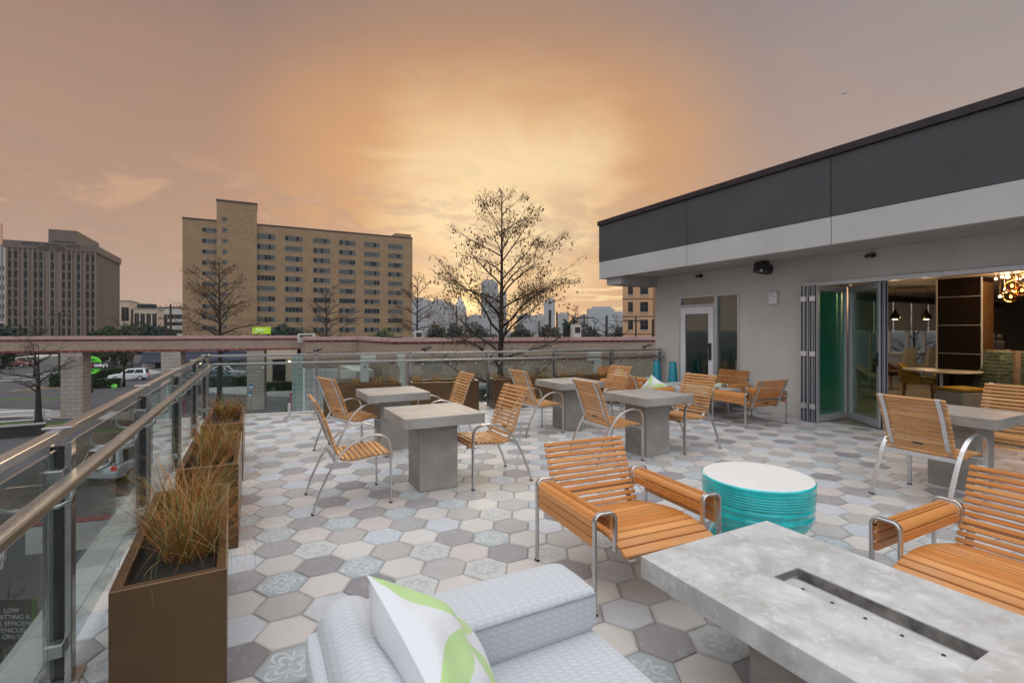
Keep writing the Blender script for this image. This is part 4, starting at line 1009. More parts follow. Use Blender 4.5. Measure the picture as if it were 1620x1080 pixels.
# ------------------------------------------------------------------ the restaurant with its brick arcade
u_ = bd; v_ = bn                                         # its long front runs parallel to the far railing
RS = thing('restaurant', 'blond brick restaurant with red brick bands and stepped parapet beyond the terrace', 'building', (0, 0, 0))
P0 = at(-420, HZ, 0.001); 
def on_line(ref, px):                                    # point at pixel column px on the line through ref along u_
    k = (px - 810) / F; r0, d0 = ref.x * cY - ref.y * sY, ref.x * sY + ref.y * cY; ur, ud = u_.x * cY - u_.y * sY, u_.x * sY + u_.y * cY
    t = (k * d0 - r0) / (ur - k * ud); return ref + u_ * t
rz_ = math.atan2(u_.y, u_.x)
def slab(mb, a, b_, z0, z1, depth, front=0.0, mi=0):      # wall piece from a to b along u_, depth backwards along v_
    a, b_ = Vector((a.x, a.y, 0)), Vector((b_.x, b_.y, 0)); d = (b_ - a).normalized(); n = Vector((-d.y, d.x, 0))
    q = [a - n * front, b_ - n * front, b_ + n * depth, a + n * depth]; mb.prism([(p.x, p.y) for p in q], z0, z1, mi)
refA = at(404, HZ, 44.0); aL, aR = on_line(refA, -420), on_line(refA, 476)
ztA, zbA = CH - 8.6 * 44 / F, CH - 28.5 * 44 / F
def local(mb): # meshes of the restaurant are modelled along their own wall so brick courses run true
    return mb
def wallrun(name_wall, a, b_, zt, zb, depth, capover=.12):
    """wall with cap stone, red course under it; built in the wall's own axes so the brick UVs follow it"""
    a, b_ = Vector((a.x, a.y, 0)), Vector((b_.x, b_.y, 0)); L = (b_ - a).length; d = (b_ - a).normalized(); ang = math.atan2(d.y, d.x)
    def mk(nm, mat, lo, hi):
        o = MB().lohi(lo, hi).build(nm, mat, RS); o.location = a; o.rotation_euler.z = ang; return o
    mk(name_wall, M['arcade'], (0, 0, zb), (L, depth, zt - .36)); mk('red_course', M['redbrick'], (-.01, -.05, zt - .36), (L + .01, depth, zt - .24)); mk('coping', M['capstone'], (-.05, -capover, zt - .24), (L + .05, depth + .1, zt))
    return mk, L
mk, LA = wallrun('arcade_beam', aL, aR, ztA, zbA, 1.5)
mk('red_soffit_course', M['redbrick'], (0, -.03, zbA - .16), (LA, 1.53, zbA - .002))
for x0, x1 in ((-230, -190), (-72, -38), (95.5, 130), (254.5, 285.5), (390.5, 418)):
    a, b_ = on_line(refA, x0), on_line(refA, x1); q = MB().lohi((0, .02, GZ), ((b_ - a).length, 1.48, zbA - .162)).build('pier', M['arcade_block'], RS); q.location = (a.x, a.y, 0); q.rotation_euler.z = rz_
refB = at(484, HZ, 36.5); w1a, w1b = on_line(refB, 484), on_line(refB, 566)
refC = at(617, HZ, 31.0); w2a, w2b = on_line(refC, 617), on_line(refC, 1100)
zt = ztA
wallrun('wall', Vector((aR.x, aR.y, 0)), w1a, zt, GZ, .4); mkB, LB = wallrun('wall', w1a, w1b, zt, GZ, .4); wallrun('wall', w1b, w2a, zt, GZ, .4); mkC, LC = wallrun('wall', w2a, w2b, zt, GZ, .4)
mkC('lower_red_course', M['redbrick'], (0, -.06, -.62), (LC, .0, -.40)); mkB('lower_red_course', M['redbrick'], (0, -.05, -.35), (LB, .0, -.2))
mkC('plinth', M['tilewall'], (0, -.10, GZ), (LC, 0, -2.0))
roofp = [aR + v_ * 1.6, w1a + v_ * .3, w1b + v_ * .3, w2a + v_ * .3, w2b + v_ * .3, w2b + v_ * 26, aR + v_ * 20]
rb = MB(); rb.prism([(p.x, p.y) for p in roofp], zt - 1.0, zt - .5); rb.build('roof', M['greyroof'], RS)
def wall_box(nm, mat, ref, x0, x1, y0, y1, depth, front, off=0):  # box by pixel extents standing in front of a wall line
    a, b_ = on_line(ref, x0), on_line(ref, x1); dd = a.x * sY + a.y * cY
    o = MB().lohi((0, -front, CH - (y1 - HZ) * dd / F), ((b_ - a).length, depth, CH - (y0 - HZ) * dd / F)).build(nm, mat, RS); o.location = (a.x, a.y, 0); o.rotation_euler.z = rz_; return o
refD = at(480, HZ, 30.0)
wall_box('glass_block_pier', M['glassblock'], refD, 462, 479.5, 562, 690, 1.0, 0)
wall_box('tiled_wall', M['tilewall'], refD, 481, 535, 585, 690, .5, 0); wall_box('tiled_wall_edge', M['white_paint'], refD, 479.6, 482, 583, 690, .6, .03)
wall_box('white_canopy', M['offwhite'], at(560, HZ, 29), 538, 563, 586.5, 599, .3, .02)
cn = MB(); a, b_ = at(537, 578, 34), at(563, 587, 28.5); c2 = at(592, 585, 31); 
cn.add([a, b_, c2, at(570, 577, 36)] + [p + Vector((0, 0, -.45)) for p in (a, b_, c2, at(570, 577, 36))], [(0, 1, 2, 3), (7, 6, 5, 4), (0, 4, 5, 1), (1, 5, 6, 2), (2, 6, 7, 3), (3, 7, 4, 0)]); cn.build('white_canopy', M['offwhite'], RS)
wall_box('white_column', M['offwhite'], at(580, HZ, 28), 570.5, 583.5, 561, 700, .45, 0); wall_box('white_column_head', M['offwhite'], at(580, HZ, 28), 571, 594.5, 561, 572, .4, .02)
wall_box('white_column', M['offwhite'], at(636, HZ, 28), 633, 641.5, 561, 700, .35, 0); wall_box('white_column_head', M['offwhite'], at(636, HZ, 28), 629.5, 641.5, 561, 580, .4, .02)
wall_box('white_column', M['offwhite'], at(940, HZ, 30), 940, 951, 556, 700, .35, 0); wall_box('white_column_head', M['offwhite'], at(940, HZ, 30), 934, 951, 555.5, 571, .4, .02)
ll = MB(); ll.lohi((0, -2.2, -2.2), (LC, -.12, -2.0)); q = ll.build('lower_roof', M['sidewalk'], RS); q.location = (w2a.x, w2a.y, 0); q.rotation_euler.z = math.atan2((w2b - w2a).y, (w2b - w2a).x)
for px, py, d, lab in ((674, 552, 30.2, 'dark floodlight on the blond brick wall left of the tall bare tree'), (1024, 547.5, 34, 'dark floodlight on the blond brick wall near the lounge corner'), (503, 554.5, 35.5, 'dark dome lamp on the brick wall above the far railing post')):
    t = thing('floodlight', lab, 'light', at(px, py, d), rz_, 'floodlights on the brick wall')
    MB().box((0, 0, .05), (.62, .34, .12), 0, Matrix.Rotation(R(-14), 4, 'Y')).build('head', M['black'], t, bevel=.04); MB().tube([(0, .1, 0), (-.06, .5, -.28)], .05, 8).build('arm', M['black'], t)
for px, py, d, s_, lab in ((662, 526.5, 33.5, (.55, .5, .28), 'small pale rooftop vent box behind the brick parapet'), (485, 531, 40, (1.3, .9, .34), 'low white skylight on the restaurant roof'), (937 - 26, 521, 36, (.6, .6, .7), 'pale grey rooftop cabinet near the utility poles')):
    p = at(px, py, d); t = thing('rooftop_unit', lab, 'vent', (p.x, p.y, zt - .5), rz_)
    hh = p.z - (zt - .5) + s_[2] / 2; MB().box((0, 0, hh / 2), (s_[0], s_[1], hh)).build('housing', M['offwhite'], t, bevel=.03); MB().box((0, -s_[1] / 2 - .004, hh * .72), (s_[0] * .7, .012, hh * .3)).build('grille', M['black'], t)
# street furniture by the arcade
t = thing('red_post', 'red painted steel post at the edge of the glass block pier', 'post', gnd(461.5, 31)); MB().tube([(0, 0, 0), (0, 0, 3.05)], .10, 10).build('shaft', plain('red paint', (.28, .02, .03), .5), t); MB().lathe([(.13, 3.05), (.13, 3.09), (.02, 3.14)], 10).build('cap', plain('red paint cap', (.28, .02, .03), .5), t)
t = thing('stone_urn', 'pale urn planter with a clipped dark shrub by the glass block pier', 'urn', gnd(453, 33)); MB().lathe([(.28, 0), (.30, .1), (.34, .5), (.46, .86), (.48, .92), (.40, .93)], 20).build('urn', M['offwhite'], t, smooth=True)
def blob_leaves(mb, c, rad, n, seed, size, lump=.35):
    rn = random.Random(seed)
    ks = [(rn.uniform(-3, 3), rn.uniform(-3, 3), rn.uniform(-3, 3), rn.uniform(0, 6)) for _ in range(4)]
    for i in range(n):
        z = rn.uniform(-1, 1); a = rn.uniform(0, 2 * math.pi); q = math.sqrt(1 - z * z); d = Vector((q * math.cos(a), q * math.sin(a), z))
        s_ = 1 + lump * sum(math.sin(k[0] * d.x + k[1] * d.y + k[2] * d.z * 1.4 + k[3]) for k in ks) / 2.4
        rr_ = rn.random() ** .42 * s_
        p = Vector((c[0] + d.x * rad[0] * rr_, c[1] + d.y * rad[1] * rr_, c[2] + d.z * rad[2] * rr_))
        e1 = Vector((rn.gauss(0, 1), rn.gauss(0, 1), rn.gauss(0, 1))).normalized(); e2 = e1.orthogonal().normalized(); w_ = size * rn.uniform(.6, 1.4)
        mb.add([p - e1 * w_, p - e2 * w_ * .6, p + e1 * w_, p + e2 * w_ * .6], [(0, 1, 2, 3)])
    return mb
blob_leaves(MB(), (0, 0, 1.25), (.48, .48, .5), 900, 5, .07, .1).build('shrub', M['bushleaf'], t)
# ------------------------------------------------------------------ buildings beyond
def axis_at(ref_px, d0, px, axis):                       # distance along a world axis from (ref_px, d0) to pixel column px
    k0 = (ref_px - 810) / F; r0 = k0 * d0; k = (px - 810) / F
    ur, ud = (cY, sY) if axis == 'X' else (-sY, cY)
    return (k * d0 - r0) / (ur - k * ud)
# the long buff brick hotel
H0 = at(288.5, HZ, 132.0); zroof = CH + 177 * 132 / F; LH = axis_at(288.5, 132, 652.5, 'X')
HT = thing('brick_hotel', 'long buff brick hotel slab with a taller stair tower and rows of windows', 'building', (H0.x, H0.y, GZ))
hz_ = zroof - GZ; xt0, xt1 = axis_at(288.5, 132, 343, 'X'), axis_at(288.5, 132, 406.5, 'X')
MB().lohi((0, 0, 0), (LH, 17, hz_)).build('wall', M['hotel'], HT)
ztw = CH + (522.5 - 318.5) * (132 + xt0 * sY) / F - GZ
MB().lohi((xt0, -.9, 0), (xt1, 9, ztw)).build('stair_tower', M['hotel'], HT)
MB().lohi((xt0 - .15, -1.05, ztw), (xt1 + .15, 9.1, ztw + .45)).build('tower_coping', M['hotel_cap'], HT)
mb = MB(); mb.lohi((-.1, -.12, hz_), (xt0, 17.1, hz_ + .4)); mb.lohi((xt1, -.12, hz_), (LH + .1, 17.1, hz_ + .4)); mb.build('roof_coping', M['hotel_cap'], HT)
MB().lohi((LH - 5.5, .6, hz_ + .4), (LH - .3, 8, hz_ + 1.5)).build('roof_box', M['hotel'], HT)
def hotel_window(nm, n, w_, h_, seed):
    rn = random.Random(seed); mb = MB(); mb.lohi((-w_ / 2, -.06, 0), (w_ / 2, .06, .10), 3); mb.lohi((-w_ / 2, -.05, h_ - .12), (w_ / 2, .06, h_), 2)
    pw = w_ / n
    for i in range(n):
        x = -w_ / 2 + i * pw; mi = 0 if rn.random() < .42 else 1
        mb.lohi((x + .05, -.02, .10), (x + pw - .05, .05, h_ - .12), mi); mb.lohi((x - .04, -.05, .10), (x + .04, .06, h_ - .12), 2)
    mb.lohi((w_ / 2 - .04, -.05, .10), (w_ / 2 + .04, .06, h_ - .12), 2)
    return mb.build(nm, [M['window'], M['window_blind'], plain('window frame grey', (.13, .125, .12), .6), M['sidewalk']], HT)
fh = 17.55 * 132 / F; z_top = hz_ - 2.3
cols = [axis_at(288.5, 132, x, 'X') for x in (421, 465, 509, 549.5, 588.5, 625.5)]
protos = [hotel_window('window', 5, 4.7, 1.62, s_) for s_ in range(7)]
rn = random.Random(8); first = set()
k = 0
for ci, cx in enumerate(cols):
    for r_ in range(11):
        o = protos[k] if k < 7 else None
        if o is None: o = rn.choice(protos).copy(); C.objects.link(o); o.parent = HT
        k += 1; o.location = (cx, -.03, z_top - r_ * fh - 1.6 - (.0 if ci else 0))
w4 = hotel_window('window', 4, 3.6, 1.25, 21); w1 = hotel_window('window', 1, 1.15, 1.2, 22)
xc, xs_ = axis_at(288.5, 132, 332, 'X'), axis_at(288.5, 132, 355.5, 'X')
for r_ in range(10):
    o = w4 if r_ == 0 else w4.copy()
    if r_: C.objects.link(o); o.parent = HT
    o.location = (xc, -.03, z_top - r_ * fh - .9)
for r_ in range(11):
    o = w1 if r_ == 0 else w1.copy()
    if r_: C.objects.link(o); o.parent = HT
    o.location = (xs_, -.93, z_top + 1.75 * fh - r_ * fh - 2.9)

# the brown medical tower on the left
D0 = 170.0; M0 = at(153, HZ, D0); zt = CH + 134.5 * D0 / F
MT = thing('medical_tower', 'brown precast medical office tower with narrow vertical window strips and lettering', 'building', (M0.x, M0.y, GZ)); ht = zt - GZ
Lf = -axis_at(153, D0, 4.5, 'X'); Ls = axis_at(153, D0, 192, 'Y'); bh = 2.5
MB().lohi((-Lf + .5, .5, 0), (-.5, Ls - .5, ht - bh)).build('wall', M['precast'], MT)
MB().lohi((-Lf, 0, ht - bh), (0, Ls, ht)).build('parapet_band', M['precast_dk'], MT, bevel=.05)
fx = [axis_at(153, D0, x, 'X') for x in (14.9, 24.6, 40.2, 55.7, 64.8, 82.7, 100.4, 109.5, 124, 138.3, 146.9)]
rn = random.Random(2)
for x in fx:
    mb = MB(); mb.lohi((x - .42, .30, 1), (x + .42, .52, ht - bh - .05), 1)
    for f in range(10):
        z = ht - bh - .2 - (f + 1) * 3.15; mb.lohi((x - .36, .27, z), (x + .36, .49, z + 2.3), 2 if rn.random() < .02 else 0)
    mb.build('window_strip', [M['window'], M['precast_dk'], M['window_lit']], MT)
    for sg in (-1, 1): MB().lohi((x + sg * .62 - .16, -.02, .5), (x + sg * .62 + .16, .5, ht - bh)).build('fin', M['precast'], MT)
for i in range(24):
    y = 1.0 + i * (Ls - 2) / 23; MB().lohi((-.5, y - .18, .5), (-.36, y + .18, ht - bh)).build('side_rib', M['precast'], MT)
px0, px1 = axis_at(153, D0, 66, 'X'), axis_at(153, D0, 113, 'X')
MB().lohi((px0, 6, ht), (px1, Ls - 2, ht + 5.4)).build('penthouse', M['precast_dk'], MT); MB().lohi((px0 + 1, 5.96, ht + .9), (px1 - .5, 6.1, ht + 1.5)).build('vent_slot', M['black'], MT)
Mt = Matrix.Rotation(R(90), 4, 'X')
xm = axis_at(153, D0, 81, 'X')
text_mesh('BAYLOR   MEDICAL   PLAZA', 1.15, M['cap'], MT, 'lettering', Matrix.Translation((xm, -.06, ht - .85)) @ Mt, .06)
text_mesh('WADLEY   TOWER', .85, M['cap'], MT, 'lettering', Matrix.Translation((xm, -.06, ht - 1.85)) @ Mt, .06)

def block(name, lab, cat, px0, px1, ytop, d, mat, depth=18, group=None, wins=None, cap=None, base=GZ):
    """building with its front square to the terrace axes"""
    p = at(px0, HZ, d); L = axis_at(px0, d, px1, 'X'); z = CH + (HZ - ytop) * d / F
    t = thing(name, lab, cat, (p.x, p.y, base), 0, group); MB().lohi((0, 0, 0), (L, depth, z - base)).build('wall', mat, t)
    if cap: MB().lohi((-.2, -.2, z - base), (L + .2, depth + .2, z - base + cap)).build('roof', M['greyroof'], t)
    if wins:
        nx, nz, ww, wh, top, pitch = wins
        for i in range(nx):
            for k_ in range(nz):
                x = L * (i + .5) / nx; zz = z - base - top - k_ * pitch
                w_ = MB(); w_.lohi((x - ww / 2, -.06, zz - wh), (x + ww / 2, .05, zz), 0); w_.lohi((x - .05, -.09, zz - wh), (x + .05, .05, zz), 1); w_.lohi((x - ww / 2 - .08, -.10, zz - wh - .12), (x + ww / 2 + .08, .05, zz - wh), 1)
                w_.build('window', [M['window'], M['sidewalk']], t)
    return t, L, z - base
t, L, h = block('banded_office', 'white office block with dark horizontal window bands at the left edge', 'building', -60, 6.5, 386, 205, M['offwhite'], 20, cap=.6)
for k_ in range(9): MB().lohi((0, -.1, h - 10.5 - k_ * 4.1), (L, .1, h - 8.4 - k_ * 4.1)).build('window_band', M['window'], t)
ms = thing('radio_mast', 'red lattice radio mast rising behind the medical tower', 'mast', at(3, 386, 190)); 
mb = MB()
for q in ((-.3, -.3), (.3, -.3), (0, .3)): mb.tube([(q[0], q[1], 0), (q[0] * .5, q[1] * .5, 8)], .07, 4)
for k_ in range(8): mb.tube([(-.3, -.3, k_), (.3, -.3, k_ + .5), (0, .3, k_ + 1)], .05, 4)
mb.build('lattice', plain('red mast paint', (.32, .05, .04), .6), ms); MB().tube([(0, 0, -30), (0, 0, 0)], .4, 6).build('footing', M['greyroof'], ms)
block('tan_office', 'small tan office block showing between the medical tower and the pale civic block', 'building', 190, 206, 476.5, 250, M['tan_light'], 22, wins=(1, 2, 3, 7, 3, 9.5), cap=.6)
t, L, h = block('civic_block', 'pale stone civic block with four tall windows and a dark rooftop rotunda', 'building', 211.5, 249, 488.5, 240, M['tan_light'], 20, wins=(4, 1, 1.7, 8.4, 2.2, 9), cap=.5)
MB().lathe([(4.2, h), (4.2, h + 2.2), (3.6, h + 2.8)], 28, (L * .45, 7, 0)).build('rotunda', M['window'], t)
t, L, h = block('parking_structure', 'white banded parking structure left of the brick hotel', 'building', 244, 300, 487, 280, M['offwhite'], 30, cap=.6)
for k_ in range(4): MB().lohi((0, -.1, h - 5.6 - k_ * 4.4), (L, .1, h - 3.6 - k_ * 4.4)).build('deck_opening', M['window'], t)
# tan apartment block by the lounge corner
AB = thing('apartment_block', 'tan stucco apartment block partly hidden by the lounge corner', 'building', at(985, HZ + 7.1 * F / 86, 86), R(-43)); 
La, Lb, Lc = 5.0, 4.6, 9.0
zt_ = 26.0
def abx(lo, hi, nm, mat): return MB().lohi(lo, hi).build(nm, mat, AB)
abx((0, 0, 0), (5.1, 14, zt_), 'wall', M['tan']); abx((5.1, 2.2, 0), (7.4, 14, zt_), 'wall', M['tan']); abx((7.4, .6, 0), (14, 14, zt_), 'wall', M['tan'])
abx((-.15, -.15, zt_), (14.2, 14.2, zt_ + .6), 'roof', M['tan_light'])
for r_ in range(8):
    z = 1.1 + r_ * 3.06
    abx((-.04, -.05, z + 2.25), (5.14, .0, z + 2.38), 'string_course', M['hotel_cap']); abx((7.36, .55, z + 2.25), (14, .6, z + 2.38), 'string_course', M['hotel_cap'])
    for x0, x1, y in ((.95, 1.75, 0), (3.0, 4.3, 0), (8.3, 9.3, .6), (11, 12.3, .6), (6.5, 6.8, 2.2)):
        w_ = MB(); w_.lohi((x0, y - .05, z), (x1, y + .05, z + 1.75), 0); w_.lohi(((x0 + x1) / 2 - .04, y - .08, z), ((x0 + x1) / 2 + .04, y + .05, z + 1.75), 1); w_.lohi((x0, y - .08, z + .85), (x1, y + .05, z + .92), 1); w_.lohi((x0 - .08, y - .12, z - .14), (x1 + .08, y + .05, z), 2)
        w_.build('window', [M['window'], M['hotel_cap'], M['tan_light']], AB)
# hazy downtown
DT = [(640, 676, 473, 1100, 'tower_b', 'pale blue slab tower right behind the hotel end'), (679, 704, 476, 1000, 'tower_a', 'grey slab tower left of its darker stepped neighbour'), (700, 716, 481, 900, 'tower_a', 'lower dark stepped tower between slab towers'), (719, 735, 484, 1200, 'tower_c', 'pale stone tower with a pointed pyramid roof'), (738, 764, 500, 1250, 'tower_a', 'low grey block under the sunset gap'),
      (761, 787, 450, 1000, 'tower_a', 'tallest grey tower with a rounded top behind the bare tree'), (786, 801, 463, 1050, 'tower_c', 'slimmer tower attached right of the tallest one'), (818, 848, 499, 1300, 'tower_b', 'low pale block right of the bare tree'), (848, 862, 498, 1350, 'tower_c', 'small pale block beside the glass tower'), (862, 878, 477, 1250, 'tower_b', 'slim glass tower with a rounded top'),
      (882, 900, 496, 1300, 'tower_c', 'low pale block right of the slim glass tower'), (918, 934, 500, 1200, 'tower_a', 'low grey block behind the bare street trees'), (932, 972, 488, 1150, 'tower_b', 'wide pale glass block left of the apartment block'), (970, 990, 495, 1180, 'tower_b', 'lower wing joined to the wide glass block')]
for x0, x1, yt, d, mt, lab in DT:
    p = at(x0, HZ, d); L = (x1 - x0) * d / F; z = CH + (HZ - yt) * d / F - GZ
    t = thing('skyline_tower', 'hazy distant ' + lab, 'tower', (p.x, p.y, GZ), -YAW, 'hazy downtown towers'); MB().lohi((0, 0, 0), (L, 40, z)).build('shaft', M[mt], t)
    if 'rounded' in lab:
        n = 14; h_ = L * .32; MB().prism([(0, z)] + [(L / 2 - L / 2 * math.cos(math.pi * i / n), z + h_ * math.sin(math.pi * i / n)) for i in range(1, n)] + [(L, z)], -40, 0, M=Matrix.Rotation(R(90), 4, 'X')).build('vaulted_top', M[mt], t)
    elif 'pyramid' in lab:
        MB().add([(0, 0, z), (L, 0, z), (L, L, z), (0, L, z), (L / 2, L / 2, z + L * 1.05)], [(0, 1, 4), (1, 2, 4), (2, 3, 4), (3, 0, 4)]).build('pyramid_roof', M[mt], t)
    elif 'wide pale' in lab: MB().lohi((L * .2, 4, z), (L * .9, 30, z + 5)).build('penthouse', M[mt], t)
    else: MB().lohi((L * .25, 6, z), (L * .75, 26, z + 4)).build('penthouse', M[mt], t)

# ------------------------------------------------------------------ trees
def bare_tree(lab, base, H, spread, seed, nl, tr, first=.2, twigs=10, leaves=0, leafsize=.05, name='bare_tree', grp=None, fine=1.0, top=1.0):
    rn = random.Random(seed); t = thing(name, lab, 'tree', base, 0, grp)
    tk = MB(); cr = MB(); lf = MB()
    n = 12; tp = []
    for i in range(n + 1):
        f = i / n; tp.append(Vector((.02 * H * math.sin(3 * f + seed) * f * (1 - f), .02 * H * math.sin(4 * f + seed * 2) * f * (1 - f), H * f)))
    tk.tube([p for p in tp], [max(.012, tr * (1 - f / n) ** .85 * (1.0 if f else 1.35)) for f in range(n + 1)], 9)
    def tpos(f):
        q = f * n; i = min(n - 1, int(q)); return tp[i].lerp(tp[i + 1], q - i)
    def leafs(p, k):
        for _ in range(k):
            q = p + Vector((rn.gauss(0, .06), rn.gauss(0, .06), -rn.uniform(.02, .12))) * (leafsize / .05)
            a = rn.uniform(0, 6.28); e1 = Vector((0, 0, -1)) * leafsize * rn.uniform(.8, 1.6) + Vector((rn.gauss(0, .3), rn.gauss(0, .3), 0)) * leafsize; e2 = Vector((math.cos(a), math.sin(a), 0)) * leafsize * rn.uniform(.25, .45)
            lf.add([q, q + e1 * .5 + e2, q + e1, q + e1 * .5 - e2], [(0, 1, 2, 3)])
    def grow(mb, p, d, L, r0, lvl):
        N = 6 if lvl == 0 else (4 if lvl == 1 else 3); pts = [p]; dirs = []; cur = p.copy(); dd = d.normalized()
        for i in range(N):
            f = i / N
            bend = Vector((rn.gauss(0, .13), rn.gauss(0, .13), rn.gauss(0, .08))) + Vector((0, 0, (.16 if lvl == 0 and f > .55 else -.07 if lvl == 0 else .0)))
            dd = (dd + bend).normalized(); cur = cur + dd * (L / N); pts.append(cur.copy()); dirs.append(dd.copy())
        mb.tube(pts, [max(.0035 * fine, r0 * (1 - i / (N + .3))) for i in range(N + 1)], 6 if lvl == 0 else (4 if lvl == 1 else 3), cap=False)
        if lvl >= 2: 
            hi_ = leaves * min(1.0, max(.12, (pts[-1].z / H - .45) * 4))
            if leaves and rn.random() < hi_: leafs(pts[-1], rn.choice((1, 2, 3, 4))); 
            if leaves and rn.random() < hi_ * .5: leafs(pts[-2], 1)
            return
        m_ = max(3, int(twigs * L / (spread * .7))) if lvl == 0 else max(3, int(twigs * .55 * L / (spread * .25) + .5))
        for j in range(m_):
            f = rn.uniform(.18, 1.0); q = f * N; i = min(N - 1, int(q)); pp = pts[i].lerp(pts[i + 1], q - i); ax = dirs[i]
            sd = ax.cross(Vector((0, 0, 1))); sd = sd.normalized() if sd.length > .01 else Vector((1, 0, 0)); sgn = rn.choice((-1, 1))
            nd = ax * rn.uniform(.45, .9) + sd * sgn * rn.uniform(.4, .9) + Vector((0, 0, rn.uniform(-.30, .45)))
            grow(cr, pp, nd, L * (rn.uniform(.22, .46) if lvl == 0 else rn.uniform(.3, .6)) * (1.15 - .5 * f), max(.004 * fine, r0 * .38 * (1 - .6 * f)), lvl + 1)
    for i in range(nl):
        f = first + (.97 - first) * (i / max(1, nl - 1)) ** .9; a = i * 2.399 + seed
        q_ = (f - first) / (1 - first); prof = (1 - min(.995, q_) ** 2.0) ** .72 * (.80 + .20 * math.sin(min(1., q_ / .3) * math.pi / 2))
        L = spread * prof * rn.uniform(.8, 1.1) + .022 * H * top; el_ = R(rn.uniform(18, 40) + 34 * ((f - first) / (1 - first)) ** 1.5)
        d = Vector((math.cos(a) * math.cos(el_), math.sin(a) * math.cos(el_), math.sin(el_)))
        grow(tk, tpos(f), d, L, tr * (1 - f) ** .8 * .42 + .008 * fine, 0)
    leafs(tp[-1], 4 if leaves else 0)
    tk.build('trunk', M['bark'], t, smooth=True); cr.build('crown', M['twig'], t)
    if leaves: lf.build('dead_leaves', M['deadleaf'], t)
    return t
g0 = gnd(793, 18.0); bare_tree('tall bare cypress with sparse hanging leaves, standing right behind the far railing', g0, 12.25, 3.05, 4, 34, .175, .36, 13, .36, .080, 'cypress_tree', None, 1.0)
for px, d, ytop, sp, sd, nl, tr, first, lv, ls, lab in [(347, 47, 414, 4.3, 7, 30, .26, .36, .45, .16, 'rusty brown cypress before the left end of the hotel'), (516, 60, 462, 4.6, 12, 20, .22, .42, .15, .12, 'low spreading bare tree before the middle of the hotel'), (661, 56, 437, 3.2, 3, 20, .22, .40, .4, .16, 'rusty cypress at the right corner of the hotel'),
      (61, 37, 553, 3.4, 9, 11, .24, .42, 0, .1, 'black bare tree under the arcade left of the first pier'), (196, 62, 500, 3.0, 15, 16, .16, .25, .0, .1, 'thin bare tree in front of the white car'), (540, 47, 560, 2.6, 18, 14, .16, .3, 0, .1, 'small bare tree seen through the arcade right of the third pier'),
      (910, 105, 484, 3.6, 22, 16, .22, .3, 0, .1, 'tall twiggy tree on the horizon right of the cypress'), (940, 88, 505, 3.0, 25, 14, .20, .25, 0, .1, 'gnarled bare tree before the wide glass block'), (958, 92, 503, 3.2, 28, 14, .20, .25, 0, .1, 'second gnarled bare tree before the wide glass block, nearer the apartments'),
      (55, 75, 505, 3.4, 31, 14, .2, .25, 0, .1, 'bare tree before the foot of the medical tower'), (976, 70, 500, 2.6, 33, 10, .16, .35, 0, .1, 'broken bare tree at the left edge of the apartment block')]:
    p = gnd(px, d); H_ = CH + (HZ - ytop) * d / F - GZ
    bare_tree(lab, p, H_, sp, sd, nl, tr, first, 7 if d < 60 else 6, lv, ls, grp=None, fine=d / 14)
def bush(lab, px, d, ytop, wpx, mat, seed, n=1500, name='dark_tree', base=None, cat='tree', trunk=True):
    p = gnd(px, d); z1 = CH + (HZ - ytop) * d / F - GZ; w_ = wpx * d / F / 2
    t = thing(name, lab, cat, p); hh = z1 * (.42 if trunk else .5); mb = MB()
    blob_leaves(mb, (0, 0, z1 - hh), (w_, w_ * .8, hh), n, seed, d / 330 + .03, .4); mb.build('crown', mat, t)
    if trunk: MB().tube([(0, 0, 0), (.1, 0, z1 * .35), (0, .1, z1 * .6)], [.3, .22, .12], 7).build('trunk', M['bark'], t)
    return t
for i, (px, d, yt, wp, mt, lab) in enumerate([(163, 95, 513, 46, 'bushleaf', 'olive green tree at the right foot of the medical tower'), (195, 100, 515, 40, 'bushleaf', 'olive green tree before the tan office'), (232, 105, 511, 56, 'darkleaf', 'dark green tree before the pale civic block'), (262, 100, 518, 36, 'darkleaf', 'dark green tree left of the utility poles by the hotel'),
      (443, 95, 514, 36, 'darkleaf', 'dark low tree beside the lime green sign'), (470, 98, 518, 40, 'farleaf', 'brownish low tree before the hotel, right of the lime sign'), (602, 98, 521, 44, 'bushleaf', 'green low tree before the right half of the hotel'), (5, 90, 517, 50, 'darkleaf', 'dark tree at the left edge above the arcade'),
      (720, 110, 514, 30, 'darkleaf', 'dark clump of tree under the pyramid tower'), (690, 115, 518, 34, 'farleaf', 'brown tree mass left of the bare cypress'), (757, 118, 514, 50, 'farleaf', 'wide brown tree mass under the sunset gap'), (823, 112, 512, 46, 'farleaf', 'brown tree mass just right of the cypress trunk'),
      (901, 96, 497, 30, 'darkleaf', 'dark green evergreen between the utility poles'), (868, 120, 512, 34, 'farleaf', 'grey brown tree mass under the slim glass tower'), (935, 125, 515, 44, 'farleaf', 'grey brown tree mass under the wide glass block'), (980, 120, 514, 40, 'farleaf', 'grey brown tree mass at the apartment block')]):
    bush(lab, px, d, yt, wp, M[mt], 40 + i, 1700)

